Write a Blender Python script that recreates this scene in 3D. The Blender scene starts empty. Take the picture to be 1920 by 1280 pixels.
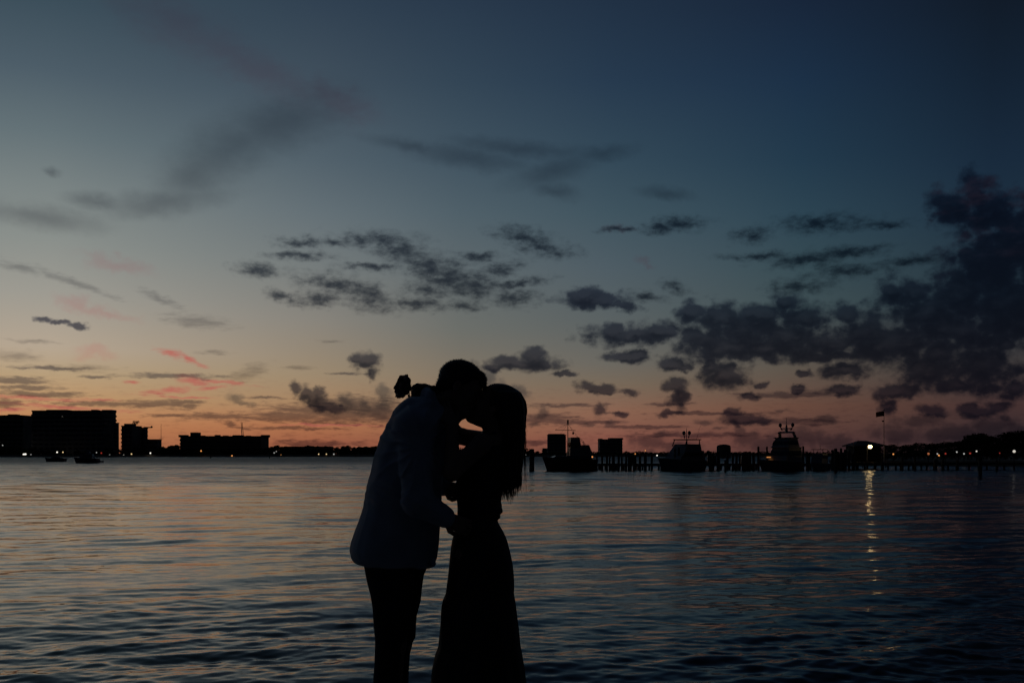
import bpy, math, random
import numpy as np
from mathutils import Vector, Matrix, noise as mnoise

# ------------------------------------------------------------------ camera, sky, exposure
scene = bpy.context.scene
F = 1867.0            # focal length of the photograph in its own pixels (1920 wide, 35 mm lens)
CX, HY = 960.0, 850.0 # principal column and horizon row
CAMH = 2.0            # eye height above the water
cam_d = bpy.data.cameras.new("camera")
cam = bpy.data.objects.new("camera", cam_d)
scene.collection.objects.link(cam)
cam_d.sensor_width = 36.0
cam_d.lens = 36.0 * F / 1920.0
cam_d.shift_y = (HY - 640.0) / 1920.0
cam_d.clip_start = 0.05
cam_d.clip_end = 30000.0
cam.location = (0, 0, CAMH)
cam.rotation_euler = (math.radians(90), 0, 0)
scene.camera = cam
scene.view_settings.view_transform = 'Standard'
scene.view_settings.look = 'None'
scene.view_settings.exposure = 0.0
scene.view_settings.gamma = 1.0
scene.view_settings.use_curve_mapping = False
scene.cycles.use_denoising = True
scene.cycles.denoiser = 'OPENIMAGEDENOISE'
scene.cycles.use_adaptive_sampling = True
scene.cycles.adaptive_threshold = 0.02
scene.cycles.adaptive_min_samples = 12
scene.cycles.max_bounces = 6
scene.cycles.sample_clamp_indirect = 6.0

world = bpy.data.worlds.new("World")
scene.world = world
world.use_nodes = True
WT = world.node_tree
WT.nodes.clear()

def srgb(r, g, b):
    def f(c):
        c /= 255.0
        return c / 12.92 if c <= 0.04045 else ((c + 0.055) / 1.055) ** 2.4
    return (f(r), f(g), f(b))

def azel(px, py):
    u = (px - CX) / F
    return math.atan(u), math.atan(((HY - py) / F) / math.sqrt(1 + u * u))

class G:
    """little node-graph helper"""
    def __init__(s, t): s.t = t
    def n(s, typ, **kw):
        o = s.t.nodes.new(typ)
        for k, v in kw.items(): setattr(o, k, v)
        return o
    def put(s, sock, v):
        if isinstance(v, bpy.types.NodeSocket): s.t.links.new(v, sock)
        else: sock.default_value = v
    def math(s, op, a, b=None, c=None, clamp=False):
        o = s.n('ShaderNodeMath', operation=op, use_clamp=clamp)
        s.put(o.inputs[0], a)
        if b is not None: s.put(o.inputs[1], b)
        if c is not None: s.put(o.inputs[2], c)
        return o.outputs[0]
    def vm(s, op, a, b=None, c=None):
        o = s.n('ShaderNodeVectorMath', operation=op)
        s.put(o.inputs[0], a)
        if b is not None: s.put(o.inputs[1], b)
        if c is not None: s.put(o.inputs[2], c)
        return o.outputs[1] if op in ('LENGTH', 'DOT_PRODUCT', 'DISTANCE') else o.outputs[0]
    def xyz(s, x, y, z=0.0):
        o = s.n('ShaderNodeCombineXYZ')
        for i, v in enumerate((x, y, z)): s.put(o.inputs[i], v)
        return o.outputs[0]
    def mix(s, fac, a, b, blend='MIX'):
        o = s.n('ShaderNodeMix', data_type='RGBA', blend_type=blend)
        s.put(o.inputs[0], fac)
        s.put(o.inputs[6], a if isinstance(a, bpy.types.NodeSocket) else (*a, 1))
        s.put(o.inputs[7], b if isinstance(b, bpy.types.NodeSocket) else (*b, 1))
        return o.outputs[2]
    def smooth(s, v, lo, hi, to0=0.0, to1=1.0):
        o = s.n('ShaderNodeMapRange', interpolation_type='SMOOTHSTEP')
        s.put(o.inputs[0], v)
        for i, x in zip((1, 2, 3, 4), (lo, hi, to0, to1)): s.put(o.inputs[i], x)
        return o.outputs[0]
    def noise(s, vec, scale, detail=5.0, rough=0.55, color=False, lac=2.0):
        o = s.n('ShaderNodeTexNoise', noise_dimensions='3D')
        s.put(o.inputs['Vector'], vec)
        o.inputs['Scale'].default_value = scale
        o.inputs['Detail'].default_value = detail
        o.inputs['Roughness'].default_value = rough
        o.inputs['Lacunarity'].default_value = lac
        return o.outputs['Color'] if color else o.outputs[0]
    def ramp(s, fac, stops, interp='LINEAR'):
        o = s.n('ShaderNodeValToRGB')
        cr = o.color_ramp
        cr.interpolation = interp
        while len(cr.elements) > 1: cr.elements.remove(cr.elements[-1])
        stops = sorted(stops)
        cr.elements[0].position = stops[0][0]; cr.elements[0].color = (*stops[0][1], 1)
        for p, c in stops[1:]:
            e = cr.elements.new(p); e.color = (*c, 1)
        s.put(o.inputs[0], fac)
        return o.outputs[0]

def build_sky():
    g = G(WT)
    tc = g.n('ShaderNodeTexCoord')
    d = tc.outputs['Generated']
    sp = g.n('ShaderNodeSeparateXYZ'); g.put(sp.inputs[0], d)
    x, y, z = sp.outputs
    az = g.math('ARCTAN2', x, y)
    el = g.math('ARCSINE', z)
    SUN = math.radians(-27.0)     # where the sun went down
    x2 = g.math('SUBTRACT', g.math('MULTIPLY', x, math.cos(SUN)), g.math('MULTIPLY', y, math.sin(SUN)))
    y2 = g.math('ADD', g.math('MULTIPLY', x, math.sin(SUN)), g.math('MULTIPLY', y, math.cos(SUN)))
    t = g.math('MULTIPLY', g.math('ABSOLUTE', g.math('ARCTAN2', x2, y2)), 180 / math.pi)
    elf = g.math('SQRT', g.math('MAXIMUM', g.math('DIVIDE', el, math.pi / 2), 0.0))
    Z = (9, 15, 25)
    cols = [
        (100, [(0,(60,78,90)),(130,(77,93,104)),(250,(100,114,119)),(350,(122,131,131)),(450,(138,143,139)),(550,(157,154,145)),
               (650,(180,164,144)),(700,(182,157,123)),(745,(188,148,106)),(775,(190,137,94)),(805,(182,121,80)),(850,(158,96,68))]),
        (600, [(0,(49,65,81)),(150,(64,79,92)),(300,(82,97,107)),(400,(100,112,118)),(500,(116,122,122)),(600,(135,131,123)),
               (700,(154,135,110)),(755,(164,129,96)),(795,(171,112,77)),(830,(153,90,66)),(850,(134,79,62))]),
        (860, [(0,(41,57,75)),(150,(51,69,85)),(300,(66,84,97)),(400,(80,96,105)),(500,(94,104,108)),(620,(108,110,105)),
               (700,(127,115,99)),(760,(141,111,87)),(800,(149,101,75)),(830,(136,85,67)),(850,(119,75,62))]),
        (1140,[(0,(33,49,68)),(150,(39,58,78)),(300,(52,73,88)),(400,(64,84,95)),(500,(78,92,100)),(600,(90,97,98)),
               (680,(106,103,96)),(720,(119,104,88)),(770,(137,99,80)),(820,(132,82,69)),(850,(110,70,61))]),
        (1500,[(0,(24,38,58)),(150,(28,48,70)),(300,(35,58,76)),(400,(45,68,82)),(500,(55,75,83)),(580,(64,79,83)),
               (690,(91,82,73)),(760,(102,72,60)),(820,(87,58,54)),(850,(72,49,49))]),
        (1860,[(0,(17,27,40)),(150,(20,34,50)),(300,(25,42,60)),(400,(30,48,64)),(550,(40,55,64)),(680,(60,56,56)),(760,(68,49,48)),(820,(48,38,42)),(850,(40,34,40))]),
    ]
    base = None
    prev_t = None
    for px, st in cols:
        a, _ = azel(px, 850)
        tt = abs(math.degrees(a - SUN))
        stops = [(math.sqrt(max(azel(px, py)[1], 0) / (math.pi / 2)), srgb(*c)) for py, c in st]
        k = 1.0 if px < 1400 else 0.8
        stops += [(0.66, srgb(*[a_ * .55 + b_ * .45 for a_, b_ in zip(st[0][1], Z)])), (0.8, srgb(*[a_ * .2 + b_ * .8 for a_, b_ in zip(st[0][1], Z)])), (1.0, srgb(*Z))]
        col = g.ramp(elf, stops)
        if base is None: base = col
        else:
            o = g.n('ShaderNodeMapRange'); g.put(o.inputs[0], t)
            o.inputs[1].default_value = prev_t; o.inputs[2].default_value = tt
            base = g.mix(o.outputs[0], base, col)
        prev_t = tt
    back = g.ramp(elf, [(0.0, srgb(11, 11, 15)), (0.25, srgb(9, 12, 17)), (0.5, srgb(8, 11, 18)), (1.0, srgb(*Z))])
    base = g.mix(g.smooth(t, prev_t, 105.0), base, back)

    # clouds: (name, blobs (cx, cy, rx, ry[, tilt]) in photograph pixels turned into azimuth and elevation)
    LAY = dict(
    veil=[(363,329,85,46,-35),(430,280,130,52,-30),(520,235,140,48,-22),(315,378,120,24,-12),(185,380,60,16,3),(97,322,16,7),
            (875,296,120,20,8),(976,280,130,16,5),(1036,320,80,22,-15),(1040,358,46,15,12),(775,276,80,12,8),(1130,288,60,14,-5),
            (1251,363,52,11,10),(80,408,120,22,4)],
    streak=[(140,530,120,9,17),(40,503,60,11,10),(370,603,85,16,4),(30,668,60,14),(463,700,55,18,-22),(300,560,60,10,20),(60,640,60,5),
             (620,640,30,4),(400,660,40,6),(560,690,40,5),(150,690,90,9)],
    rosy=[(460,120,230,42,21),(330,45,170,60,18),(640,190,100,34,15),(218,495,85,18,10),(140,572,52,18,22),(195,586,75,14,10),(180,660,55,16),(1212,492,20,9,15),(1160,430,40,8,0)],
    coral=[(322,662,32,9,16),(362,677,34,6,26),(360,714,40,13,10),(320,732,66,8,-8),(420,717,60,5,3),(250,716,18,5),(395,727,40,5,-5),
          (60,746,140,5,1),(120,763,150,5,3),(185,750,40,4),(20,768,60,6,-6),(345,745,70,3,0),(620,797,110,3,0)],
    bar=[(30,712,75,9),(50,726,85,6),(70,739,110,7),(10,757,50,10),(200,757,130,6),(300,757,85,8),(345,754,42,6),(350,762,20,7),
          (320,778,50,4),(420,781,110,8),(540,780,105,13),(640,778,95,22),(710,772,75,28),(600,770,120,16),(660,755,60,16),(540,803,110,4),(590,831,85,7),(433,795,13,6),
          (1062,760,80,4),(1020,785,80,12),(1075,792,110,5),(1250,757,60,4),(1210,800,100,4),(1330,775,120,4),(1480,740,120,8),(1480,790,100,8),(1300,815,140,6),
          (180,706,40,3),(500,745,36,3),(330,705,110,6),(650,700,40,3),(90,690,80,4),(1010,830,60,6)],
    alto=[(484,506,46,13,3),(528,556,28,12,12),(568,455,52,10),(635,455,40,9),(705,450,80,17),(753,470,66,24,14),(800,498,76,30,14),(836,522,66,34),
          (887,535,58,36),(935,505,52,13,-12),(813,545,54,14),(877,575,34,10),(635,535,90,18,10),(685,550,66,24,18),(702,568,52,17),(600,560,50,14),
          (786,570,70,13),(965,558,46,18),(978,530,58,9,-10),(985,445,60,18,10),(1022,466,62,16,10),(895,482,44,9,-6),(1275,420,56,14),(1240,428,40,10),(1170,430,46,6),
          (1408,443,36,14),(1264,540,28,12,20),(1212,555,32,10,15),(1535,418,85,17),(1650,422,60,8),(1510,488,80,14),(1580,474,80,12),(1705,490,60,10),(1585,508,80,15),(1497,537,62,14),(1420,480,70,8),
          (560,480,60,8),(700,500,60,8)],
    hazy=[(650,758,28,20,20),(682,766,22,22),(715,735,17,22),(720,760,30,30),(440,745,18,13),(458,755,28,7,10),(1144,794,13,11),(1110,797,22,5),(1020,770,14,18,20),(1000,796,16,6),
          (1210,826,54,16),(1240,815,18,14),(1260,835,70,16),(1400,824,44,18),(1385,805,14,16),(1440,830,60,20),(1510,820,50,22),(1560,830,70,20),(1780,812,130,26),(1860,800,70,26),(1680,815,70,24),
          (915,712,22,28),(968,735,30,14,15),(940,725,20,20),(1325,790,20,6),(1345,802,16,5),(1250,835,14,14),(1140,775,30,4),(1545,785,30,8),(1470,770,24,6),(1720,790,60,16),(1905,815,60,26)],
    cumulus=[(1190,630,86,20),(1150,625,40,18),(1235,622,40,18),(1292,588,27,20),(1350,597,62,30),(1400,620,72,45),(1370,652,104,28),(1425,592,62,22),(1315,640,50,30),
          (1360,706,46,26),(1330,690,28,20),(1262,682,34,12),(1285,688,20,10),(1175,669,46,11),(1195,662,22,9),(1268,722,22,15),(1272,742,18,22),
          (1108,728,28,11,10),(1138,731,22,9),(1178,734,20,8),(980,683,70,14),(1000,670,26,18),(955,678,30,12),(930,688,22,9),(1056,699,28,6),
          (1112,563,66,15),(1098,552,38,16),(1160,571,34,10,10),(683,676,28,17),(696,698,13,14),(668,672,14,14),(572,737,18,15,20),(597,752,34,16,28),(618,762,26,10,20),(553,730,10,14),(596,735,12,12),
          (82,600,18,7),(104,604,20,5),(150,611,20,5),(1125,769,13,13),(1165,776,16,6),(1255,775,22,7),(1392,786,38,12),(1375,778,14,12),(1425,787,20,11),(1400,745,22,8),(1427,722,13,7),
          (1420,605,58,28),(1508,600,50,32),(1480,568,32,22),(1450,652,115,24),(1620,628,62,50),(1650,652,94,32),(1590,592,27,22),(1560,650,60,22),
          (1672,548,30,27),(1712,556,42,34),(1735,592,64,44),(1786,388,54,36),(1826,362,36,38),(1855,402,66,46),(1910,455,90,80),(1855,505,92,92),(1885,575,115,70),(1800,560,74,62),(1985,510,120,130),
          (1815,622,96,42),(1905,605,70,44),(1886,645,25,16),(1740,695,62,36),(1840,690,74,46),(1800,722,66,18),(1855,730,36,13),(1587,693,50,17),(1577,731,40,11),(1680,735,50,14),(1668,760,20,17),
          (1507,701,16,7),(1500,728,14,8),(1742,768,30,11,12),(1840,772,50,14),(1815,764,22,12),(1868,764,22,12),(1905,730,42,20),(2000,690,70,50),(2020,600,110,70),(2050,760,60,20),
          (1540,640,60,28),(1480,632,80,34),(1700,645,80,38),(1765,660,60,40),(1560,668,120,13),(1760,620,60,50),(-60,690,50,14),(-90,600,40,10),(2120,640,80,40)],
    )
    # name: warp amount, noise (scale, detail, rough, stretch), amplitude, bias, lo, hi, opacity, reach
    PAR = dict(
        veil=(.012, (30, 3, .58, 2.2), .75, .24, -.35, 1.35, .62, 1.9),
        streak=(.016, (70, 4, .64, 5.0), 1.6, .12, 0., 1.2, .62, 2.0),
        rosy=(.030, (30, 3, .58, 2.2), 1.0, .10, -.15, 1.2, .58, 1.6),
        coral=(.013, (70, 4, .64, 5.0), 1.9, .20, -.05, 1.35, .84, 2.1),
        bar=(.018, (70, 4, .64, 5.0), 1.9, .24, 0., .95, .80, 2.1),
        alto=(.018, (80, 5, .62, 2.0), 2.3, .46, -.12, 1.7, .98, 2.3),
        hazy=(.012, 'billow', 1.2, .36, 0., .85, .68, 2.0),
        cumulus=(.014, 'billow', 1.15, .58, -.04, .82, .97, 2.3),
    )
    ORDER = ['veil', 'streak', 'rosy', 'coral', 'bar', 'alto', 'hazy', 'cumulus']
    def geomb(b):
        a, e = azel(b[0], b[1]); ca = math.cos(a)
        return a, e, b[2] / F * ca * ca, b[3] / F * ca, -math.radians(b[4] if len(b) > 4 else 0.0)
    def leaf_group(name, a0, a1, e0, e1, generic=False):
        gt = bpy.data.node_groups.new(name, 'ShaderNodeTree')
        for nm, ty in (('dir', 'NodeSocketVector'), ('az', 'NodeSocketFloat'), ('el', 'NodeSocketFloat'), ('base', 'NodeSocketColor')):
            gt.interface.new_socket(nm, in_out='INPUT', socket_type=ty)
        gt.interface.new_socket('sky', in_out='OUTPUT', socket_type='NodeSocketShader')
        g = G(gt)
        gi = g.n('NodeGroupInput'); go = g.n('NodeGroupOutput')
        d, az, el, col = gi.outputs[0], gi.outputs[1], gi.outputs[2], gi.outputs[3]
        cache = {}; core = {}
        def nz(scale, detail, rough, st, color=False):
            key = (scale, detail, rough, st, color)
            if key not in cache:
                cache[key] = g.noise(d if st == 1.0 else g.vm('MULTIPLY', d, (1, 1, st)), scale, detail, rough, color=color)
            return cache[key]
        def billow():
            if 'billow' not in cache:
                vo = g.n('ShaderNodeTexVoronoi', feature='F1', voronoi_dimensions='3D')
                wv = g.vm('MULTIPLY_ADD', nz(60, 3.5, .6, 1.3, True), (.012, .012, .012), g.vm('MULTIPLY', d, (1, 1, 1.15)))
                g.put(vo.inputs['Vector'], wv)
                vo.inputs['Scale'].default_value = 62; vo.inputs['Detail'].default_value = 1.0; vo.inputs['Roughness'].default_value = .45
                lump = g.math('MULTIPLY_ADD', vo.outputs['Distance'], -.60, .78)
                cache['billow'] = g.math('MULTIPLY_ADD', g.math('SUBTRACT', nz(75, 5, .60, 1.3), .5), 1.0, lump)
            return cache['billow']
        def cover(nm):
            wpar, npar, amp, bias, lo, hi, op, reach = PAR[nm]
            sel = []
            for b in LAY[nm]:
                a, e, rx, ry, ro = geomb(b)
                c_, s_ = abs(math.cos(ro)), abs(math.sin(ro))
                ex = reach * (rx * c_ + ry * s_) + wpar * .4; ey = reach * (rx * s_ + ry * c_) + wpar * .3
                if a + ex > a0 and a - ex < a1 and e + ey > e0 and e - ey < e1: sel.append((a, e, rx, ry, ro))
            if not sel: return None
            fl_ = {'bar': .35, 'streak': .45, 'coral': .5, 'alto': .7}.get(nm, .9)
            off = g.vm('MULTIPLY', g.vm('SUBTRACT', nz(60, 3.5, .6, 1.3, True), (.5, .5, .5)), (wpar, wpar * fl_, 0.0))
            p = g.vm('ADD', g.xyz(az, el, 0.0), off)
            ps_ = g.n('ShaderNodeSeparateXYZ'); g.put(ps_.inputs[0], p)
            acc = None; up = None; pv = p
            for i, (a, e, rx, ry, ro) in enumerate(sel):
                if i and i % 5 == 0: pv = g.xyz(ps_.outputs[0], ps_.outputs[1], acc)   # z only keeps the node order serial
                if ro == 0.0:
                    v = g.vm('MULTIPLY_ADD', pv, (1 / rx, 1 / ry, 1e-7), (-a / rx, -e / ry, 0))
                else:
                    m = g.n('ShaderNodeMapping', vector_type='TEXTURE'); g.put(m.inputs[0], pv)
                    m.inputs['Location'].default_value = (a, e, 0); m.inputs['Rotation'].default_value = (0, 0, ro)
                    m.inputs['Scale'].default_value = (rx, ry, 1e7); v = m.outputs[0]
                l = g.vm('LENGTH', v)
                acc = l if acc is None else g.math('SMOOTH_MIN', acc, l, .26)
                if nm == 'cumulus':       # the same cloud a little higher up: tells tops from undersides
                    l2 = g.vm('LENGTH', g.vm('ADD', v, (math.sin(ro) * .0085 / rx, math.cos(ro) * .0085 / ry, 0)))
                    up = l2 if up is None else g.math('SMOOTH_MIN', up, l2, .26)
            if up is not None: core['under'] = g.math('SUBTRACT', acc, up)
            f = g.math('SUBTRACT', 1.0 + bias - .5 * amp, acc)
            v = g.math('MULTIPLY_ADD', billow() if npar == 'billow' else nz(*npar), amp, f)
            if nm in ('cumulus', 'alto', 'hazy'): core[nm] = g.smooth(v, lo + .25, lo + 1.35)
            return g.smooth(v, lo, hi, 0.0, op)
        def mul(c, k): return g.mix(1.0, c, k, 'MULTIPLY')
        for nm in ORDER:
            a = cover(nm)
            if nm == 'bar' and e0 < math.radians(5.5):
                bn = nz(70, 4, .64, 5.0)
                bd = g.math('MULTIPLY', g.smooth(bn, .48, .72, 0.0, .42), g.smooth(el, math.radians(.3), math.radians(5.5), 1.0, 0.0))
                col = g.mix(bd, col, mul(col, (.45, .42, .52)))
            if nm == 'cumulus' and generic:
                ng = nz(9.0, 6, .6, 2.2)
                ga = g.math('MULTIPLY', g.smooth(ng, .53, .62, 0.0, .9), g.smooth(el, math.radians(16), math.radians(4)))
                ga = g.math('MULTIPLY', ga, g.smooth(g.math('ABSOLUTE', az), math.radians(33), math.radians(42)))
                a = ga if a is None else g.math('MAXIMUM', a, ga)
            if a is None: continue
            if nm == 'veil': cc = mul(col, (.40, .40, .44))
            elif nm == 'streak': cc = mul(col, (.42, .42, .46))
            elif nm == 'rosy': cc = mul(col, (1.03, .69, .73))
            elif nm == 'coral': cc = srgb(182, 95, 86)
            elif nm == 'bar': cc = mul(col, (.29, .31, .42))
            elif nm == 'alto': cc = mul(col, g.mix(core[nm], (.40, .41, .45), (.15, .17, .22)))
            elif nm == 'hazy': cc = mul(col, g.mix(core[nm], (.32, .38, .50), (.18, .24, .36)))
            else:
                nd = nz(30, 3, .58, 2.2)
                sh = g.math('MULTIPLY_ADD', g.math('SUBTRACT', nd, .5), -1.3, core['under']) if 'under' in core else g.math('SUBTRACT', .5, nd)
                sh = g.math('MULTIPLY_ADD', g.math('SUBTRACT', billow(), .5), -.45, sh)
                dk = g.mix(g.smooth(sh, -.80, .12), (.20, .21, .275), (.052, .064, .105))
                if 'cumulus' in core: dk = g.mix(g.math('MULTIPLY_ADD', core['cumulus'], .6, .4), (.22, .25, .335), dk)
                cc = g.mix(1.0, mul(col, dk), (.0016, .0021, .0042), 'ADD')
                if e1 > math.radians(8):
                    wm = g.math('MULTIPLY', g.smooth(nd, .45, .75), g.smooth(el, math.radians(8), math.radians(13), 0.0, .55))
                    cc = g.mix(wm, cc, srgb(38, 31, 42))
            col = g.mix(a, col, cc)
        bg = g.n('ShaderNodeBackground'); g.put(bg.inputs[0], col); bg.inputs[1].default_value = 1.0
        gt.links.new(bg.outputs[0], go.inputs[0])
        return gt
    def leaf(*args, **kw):
        o = g.n('ShaderNodeGroup'); o.node_tree = leaf_group('sky_tile', *args, **kw)
        for i, sck in enumerate((d, az, el, base)): g.put(o.inputs[i], sck)
        return o.outputs[0]
    R_ = math.radians
    def split(var, at, lo_sh, hi_sh):
        mx = g.n('ShaderNodeMixShader'); g.put(mx.inputs[0], g.math('GREATER_THAN', var, at))
        WT.links.new(lo_sh, mx.inputs[1]); WT.links.new(hi_sh, mx.inputs[2]); return mx.outputs[0]
    AZ = [R_(v) for v in (-33, -24, -18, -12, -6, 0, 5, 9, 13, 17, 20.5, 24, 29)]
    EL = [R_(v) for v in (2.2, 4.2, 6.2, 8.6, 12.0, 17.0)]
    def column(a0, a1, generic):
        es = [R_(-1)] + EL + [R_(90)]
        def rec(i, j):
            if j - i == 1: return leaf(a0, a1, es[i], es[j], generic=generic)
            m = (i + j) // 2
            return split(el, es[m], rec(i, m), rec(m, j))
        return rec(0, len(es) - 1)
    bounds = [-math.pi] + AZ + [math.pi]
    def reca(i, j):
        if j - i == 1:
            out_ = i == 0 or j == len(bounds) - 1
            if out_:
                a, b_ = (bounds[i], bounds[j])
                return leaf(a, b_, R_(-1), R_(90), generic=True)
            return column(bounds[i], bounds[j], bounds[j] > R_(33) or bounds[i] < R_(-33))
        m = (i + j) // 2
        return split(az, bounds[m], reca(i, m), reca(m, j))
    sky = reca(0, len(bounds) - 1)
    out = g.n('ShaderNodeOutputWorld')
    WT.links.new(sky, out.inputs[0])
build_sky()
world.cycles.sampling_method = 'NONE'

# ------------------------------------------------------------------ helpers
COL = scene.collection
def P(px, py, Y):
    """photograph pixel at distance Y -> point in the place"""
    return ((px - CX) / F * Y, Y, CAMH + (HY - py) / F * Y)
def X(px, Y): return (px - CX) / F * Y
def Zh(py, Y): return CAMH + (HY - py) / F * Y

def tag(o, label=None, cat=None, group=None, kind=None):
    if label: o['label'] = label
    if cat: o['category'] = cat
    if group: o['group'] = group
    if kind: o['kind'] = kind
    return o
def empty(name, loc=(0, 0, 0), rz=0.0):
    o = bpy.data.objects.new(name, None); COL.objects.link(o)
    o.location = loc; o.rotation_euler = (0, 0, rz)
    o.empty_display_size = 0.2
    return o
def copy_tree(o, parent=None):
    c = o.copy(); COL.objects.link(c); c.parent = parent
    for ch in list(o.children): copy_tree(ch, c)
    return c

def mat(name, col, rough=0.7, var=0.25, scale=8.0, bump=0.0, spec=0.4, metal=0.0, sheen=0.0, stretch=(1, 1, 1)):
    m = bpy.data.materials.new(name); m.use_nodes = True
    g = G(m.node_tree); b = m.node_tree.nodes['Principled BSDF']
    tc = g.n('ShaderNodeTexCoord')
    v = g.vm('MULTIPLY', tc.outputs['Object'], stretch)
    n = g.noise(v, scale, 6, 0.6)
    lo = tuple(c * (1 - var) for c in col); hi = tuple(min(1, c * (1 + var)) for c in col)
    g.put(b.inputs['Base Color'], g.mix(g.smooth(n, 0.3, 0.7), lo, hi))
    b.inputs['Roughness'].default_value = rough
    b.inputs['Specular IOR Level'].default_value = spec
    b.inputs['Metallic'].default_value = metal
    if sheen: b.inputs['Sheen Weight'].default_value = sheen
    if bump:
        bp = g.n('ShaderNodeBump'); bp.inputs['Strength'].default_value = 0.6; bp.inputs['Distance'].default_value = bump
        g.put(bp.inputs['Height'], g.noise(v, scale * 3, 6, 0.6))
        g.put(b.inputs['Normal'], bp.outputs[0])
    return m
def glow(name, col, strength):
    m = bpy.data.materials.new(name); m.use_nodes = True
    b = m.node_tree.nodes['Principled BSDF']
    b.inputs['Base Color'].default_value = (0.8, 0.8, 0.8, 1)
    b.inputs['Emission Color'].default_value = (*col, 1)
    b.inputs['Emission Strength'].default_value = strength
    return m

class MB:
    def __init__(s): s.v = []; s.f = []
    def add(s, vs, fs):
        o = len(s.v); s.v += [tuple(p) for p in vs]; s.f += [tuple(i + o for i in f) for f in fs]; return s
    def box(s, x0, x1, y0, y1, z0, z1):
        return s.add([(x0,y0,z0),(x1,y0,z0),(x1,y1,z0),(x0,y1,z0),(x0,y0,z1),(x1,y0,z1),(x1,y1,z1),(x0,y1,z1)],
                     [(0,3,2,1),(4,5,6,7),(0,1,5,4),(1,2,6,5),(2,3,7,6),(3,0,4,7)])
    def hexa(s, lo, hi):   # two quads, bottom and top, counter-clockwise from above
        return s.add(list(lo) + list(hi), [(0,3,2,1),(4,5,6,7),(0,1,5,4),(1,2,6,5),(2,3,7,6),(3,0,4,7)])
    def cyl(s, a, b, r0, r1=None, n=8):
        r1 = r0 if r1 is None else r1
        a = Vector(a); b = Vector(b); d = (b - a).normalized()
        u = d.orthogonal().normalized(); w = d.cross(u)
        vs = []
        for c, r in ((a, r0), (b, r1)):
            for i in range(n):
                t = 2 * math.pi * i / n
                vs.append(c + (u * math.cos(t) + w * math.sin(t)) * r)
        fs = [(i, (i + 1) % n, n + (i + 1) % n, n + i) for i in range(n)]
        fs += [tuple(range(n - 1, -1, -1)), tuple(range(n, 2 * n))]
        return s.add(vs, fs)
    def tube(s, pts, rs, n=6):
        pts = [Vector(p) for p in pts]; vs = []; fs = []
        ref = Vector((0.31, 0.77, 0.55))
        for i, p in enumerate(pts):
            d = (pts[min(i + 1, len(pts) - 1)] - pts[max(i - 1, 0)]).normalized()
            u = d.cross(ref).normalized(); w = d.cross(u)
            for k in range(n):
                t = 2 * math.pi * k / n
                vs.append(p + (u * math.cos(t) + w * math.sin(t)) * rs[i])
        for i in range(len(pts) - 1):
            for k in range(n):
                fs.append((i * n + k, i * n + (k + 1) % n, (i + 1) * n + (k + 1) % n, (i + 1) * n + k))
        fs += [tuple(range(n - 1, -1, -1)), tuple((len(pts) - 1) * n + k for k in range(n))]
        return s.add(vs, fs)
    def ball(s, c, r, nu=12, nv=8):
        if not hasattr(r, '__len__'): r = (r, r, r)
        vs = [(c[0], c[1], c[2] - r[2])]
        for j in range(1, nv):
            ph = -math.pi / 2 + math.pi * j / nv
            for i in range(nu):
                t = 2 * math.pi * i / nu
                vs.append((c[0] + r[0] * math.cos(ph) * math.cos(t), c[1] + r[1] * math.cos(ph) * math.sin(t), c[2] + r[2] * math.sin(ph)))
        vs.append((c[0], c[1], c[2] + r[2]))
        fs = [(0, 1 + (i + 1) % nu, 1 + i) for i in range(nu)]
        for j in range(nv - 2):
            for i in range(nu):
                a = 1 + j * nu
                fs.append((a + i, a + (i + 1) % nu, a + nu + (i + 1) % nu, a + nu + i))
        a = 1 + (nv - 2) * nu; e = len(vs) - 1
        fs += [(a + i, a + (i + 1) % nu, e) for i in range(nu)]
        return s.add(vs, fs)
    def build(s, name, m, parent=None, smooth=False):
        me = bpy.data.meshes.new(name)
        me.from_pydata(s.v, [], s.f); me.update()
        if smooth: me.shade_smooth()
        me.materials.append(m)
        o = bpy.data.objects.new(name, me); COL.objects.link(o); o.parent = parent
        return o

def np_mesh(name, V, Q, m, parent=None, smooth=True):
    me = bpy.data.meshes.new(name)
    V = np.asarray(V, np.float32); Q = np.asarray(Q, np.int32)
    me.vertices.add(len(V)); me.vertices.foreach_set('co', V.ravel())
    k = Q.shape[1]
    me.loops.add(Q.size); me.loops.foreach_set('vertex_index', Q.ravel())
    me.polygons.add(len(Q))
    me.polygons.foreach_set('loop_start', np.arange(0, Q.size, k, dtype=np.int32))
    me.polygons.foreach_set('loop_total', np.full(len(Q), k, np.int32))
    me.update(calc_edges=True); me.validate()
    if smooth: me.shade_smooth()
    me.materials.append(m)
    o = bpy.data.objects.new(name, me); COL.objects.link(o); o.parent = parent
    return o

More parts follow.
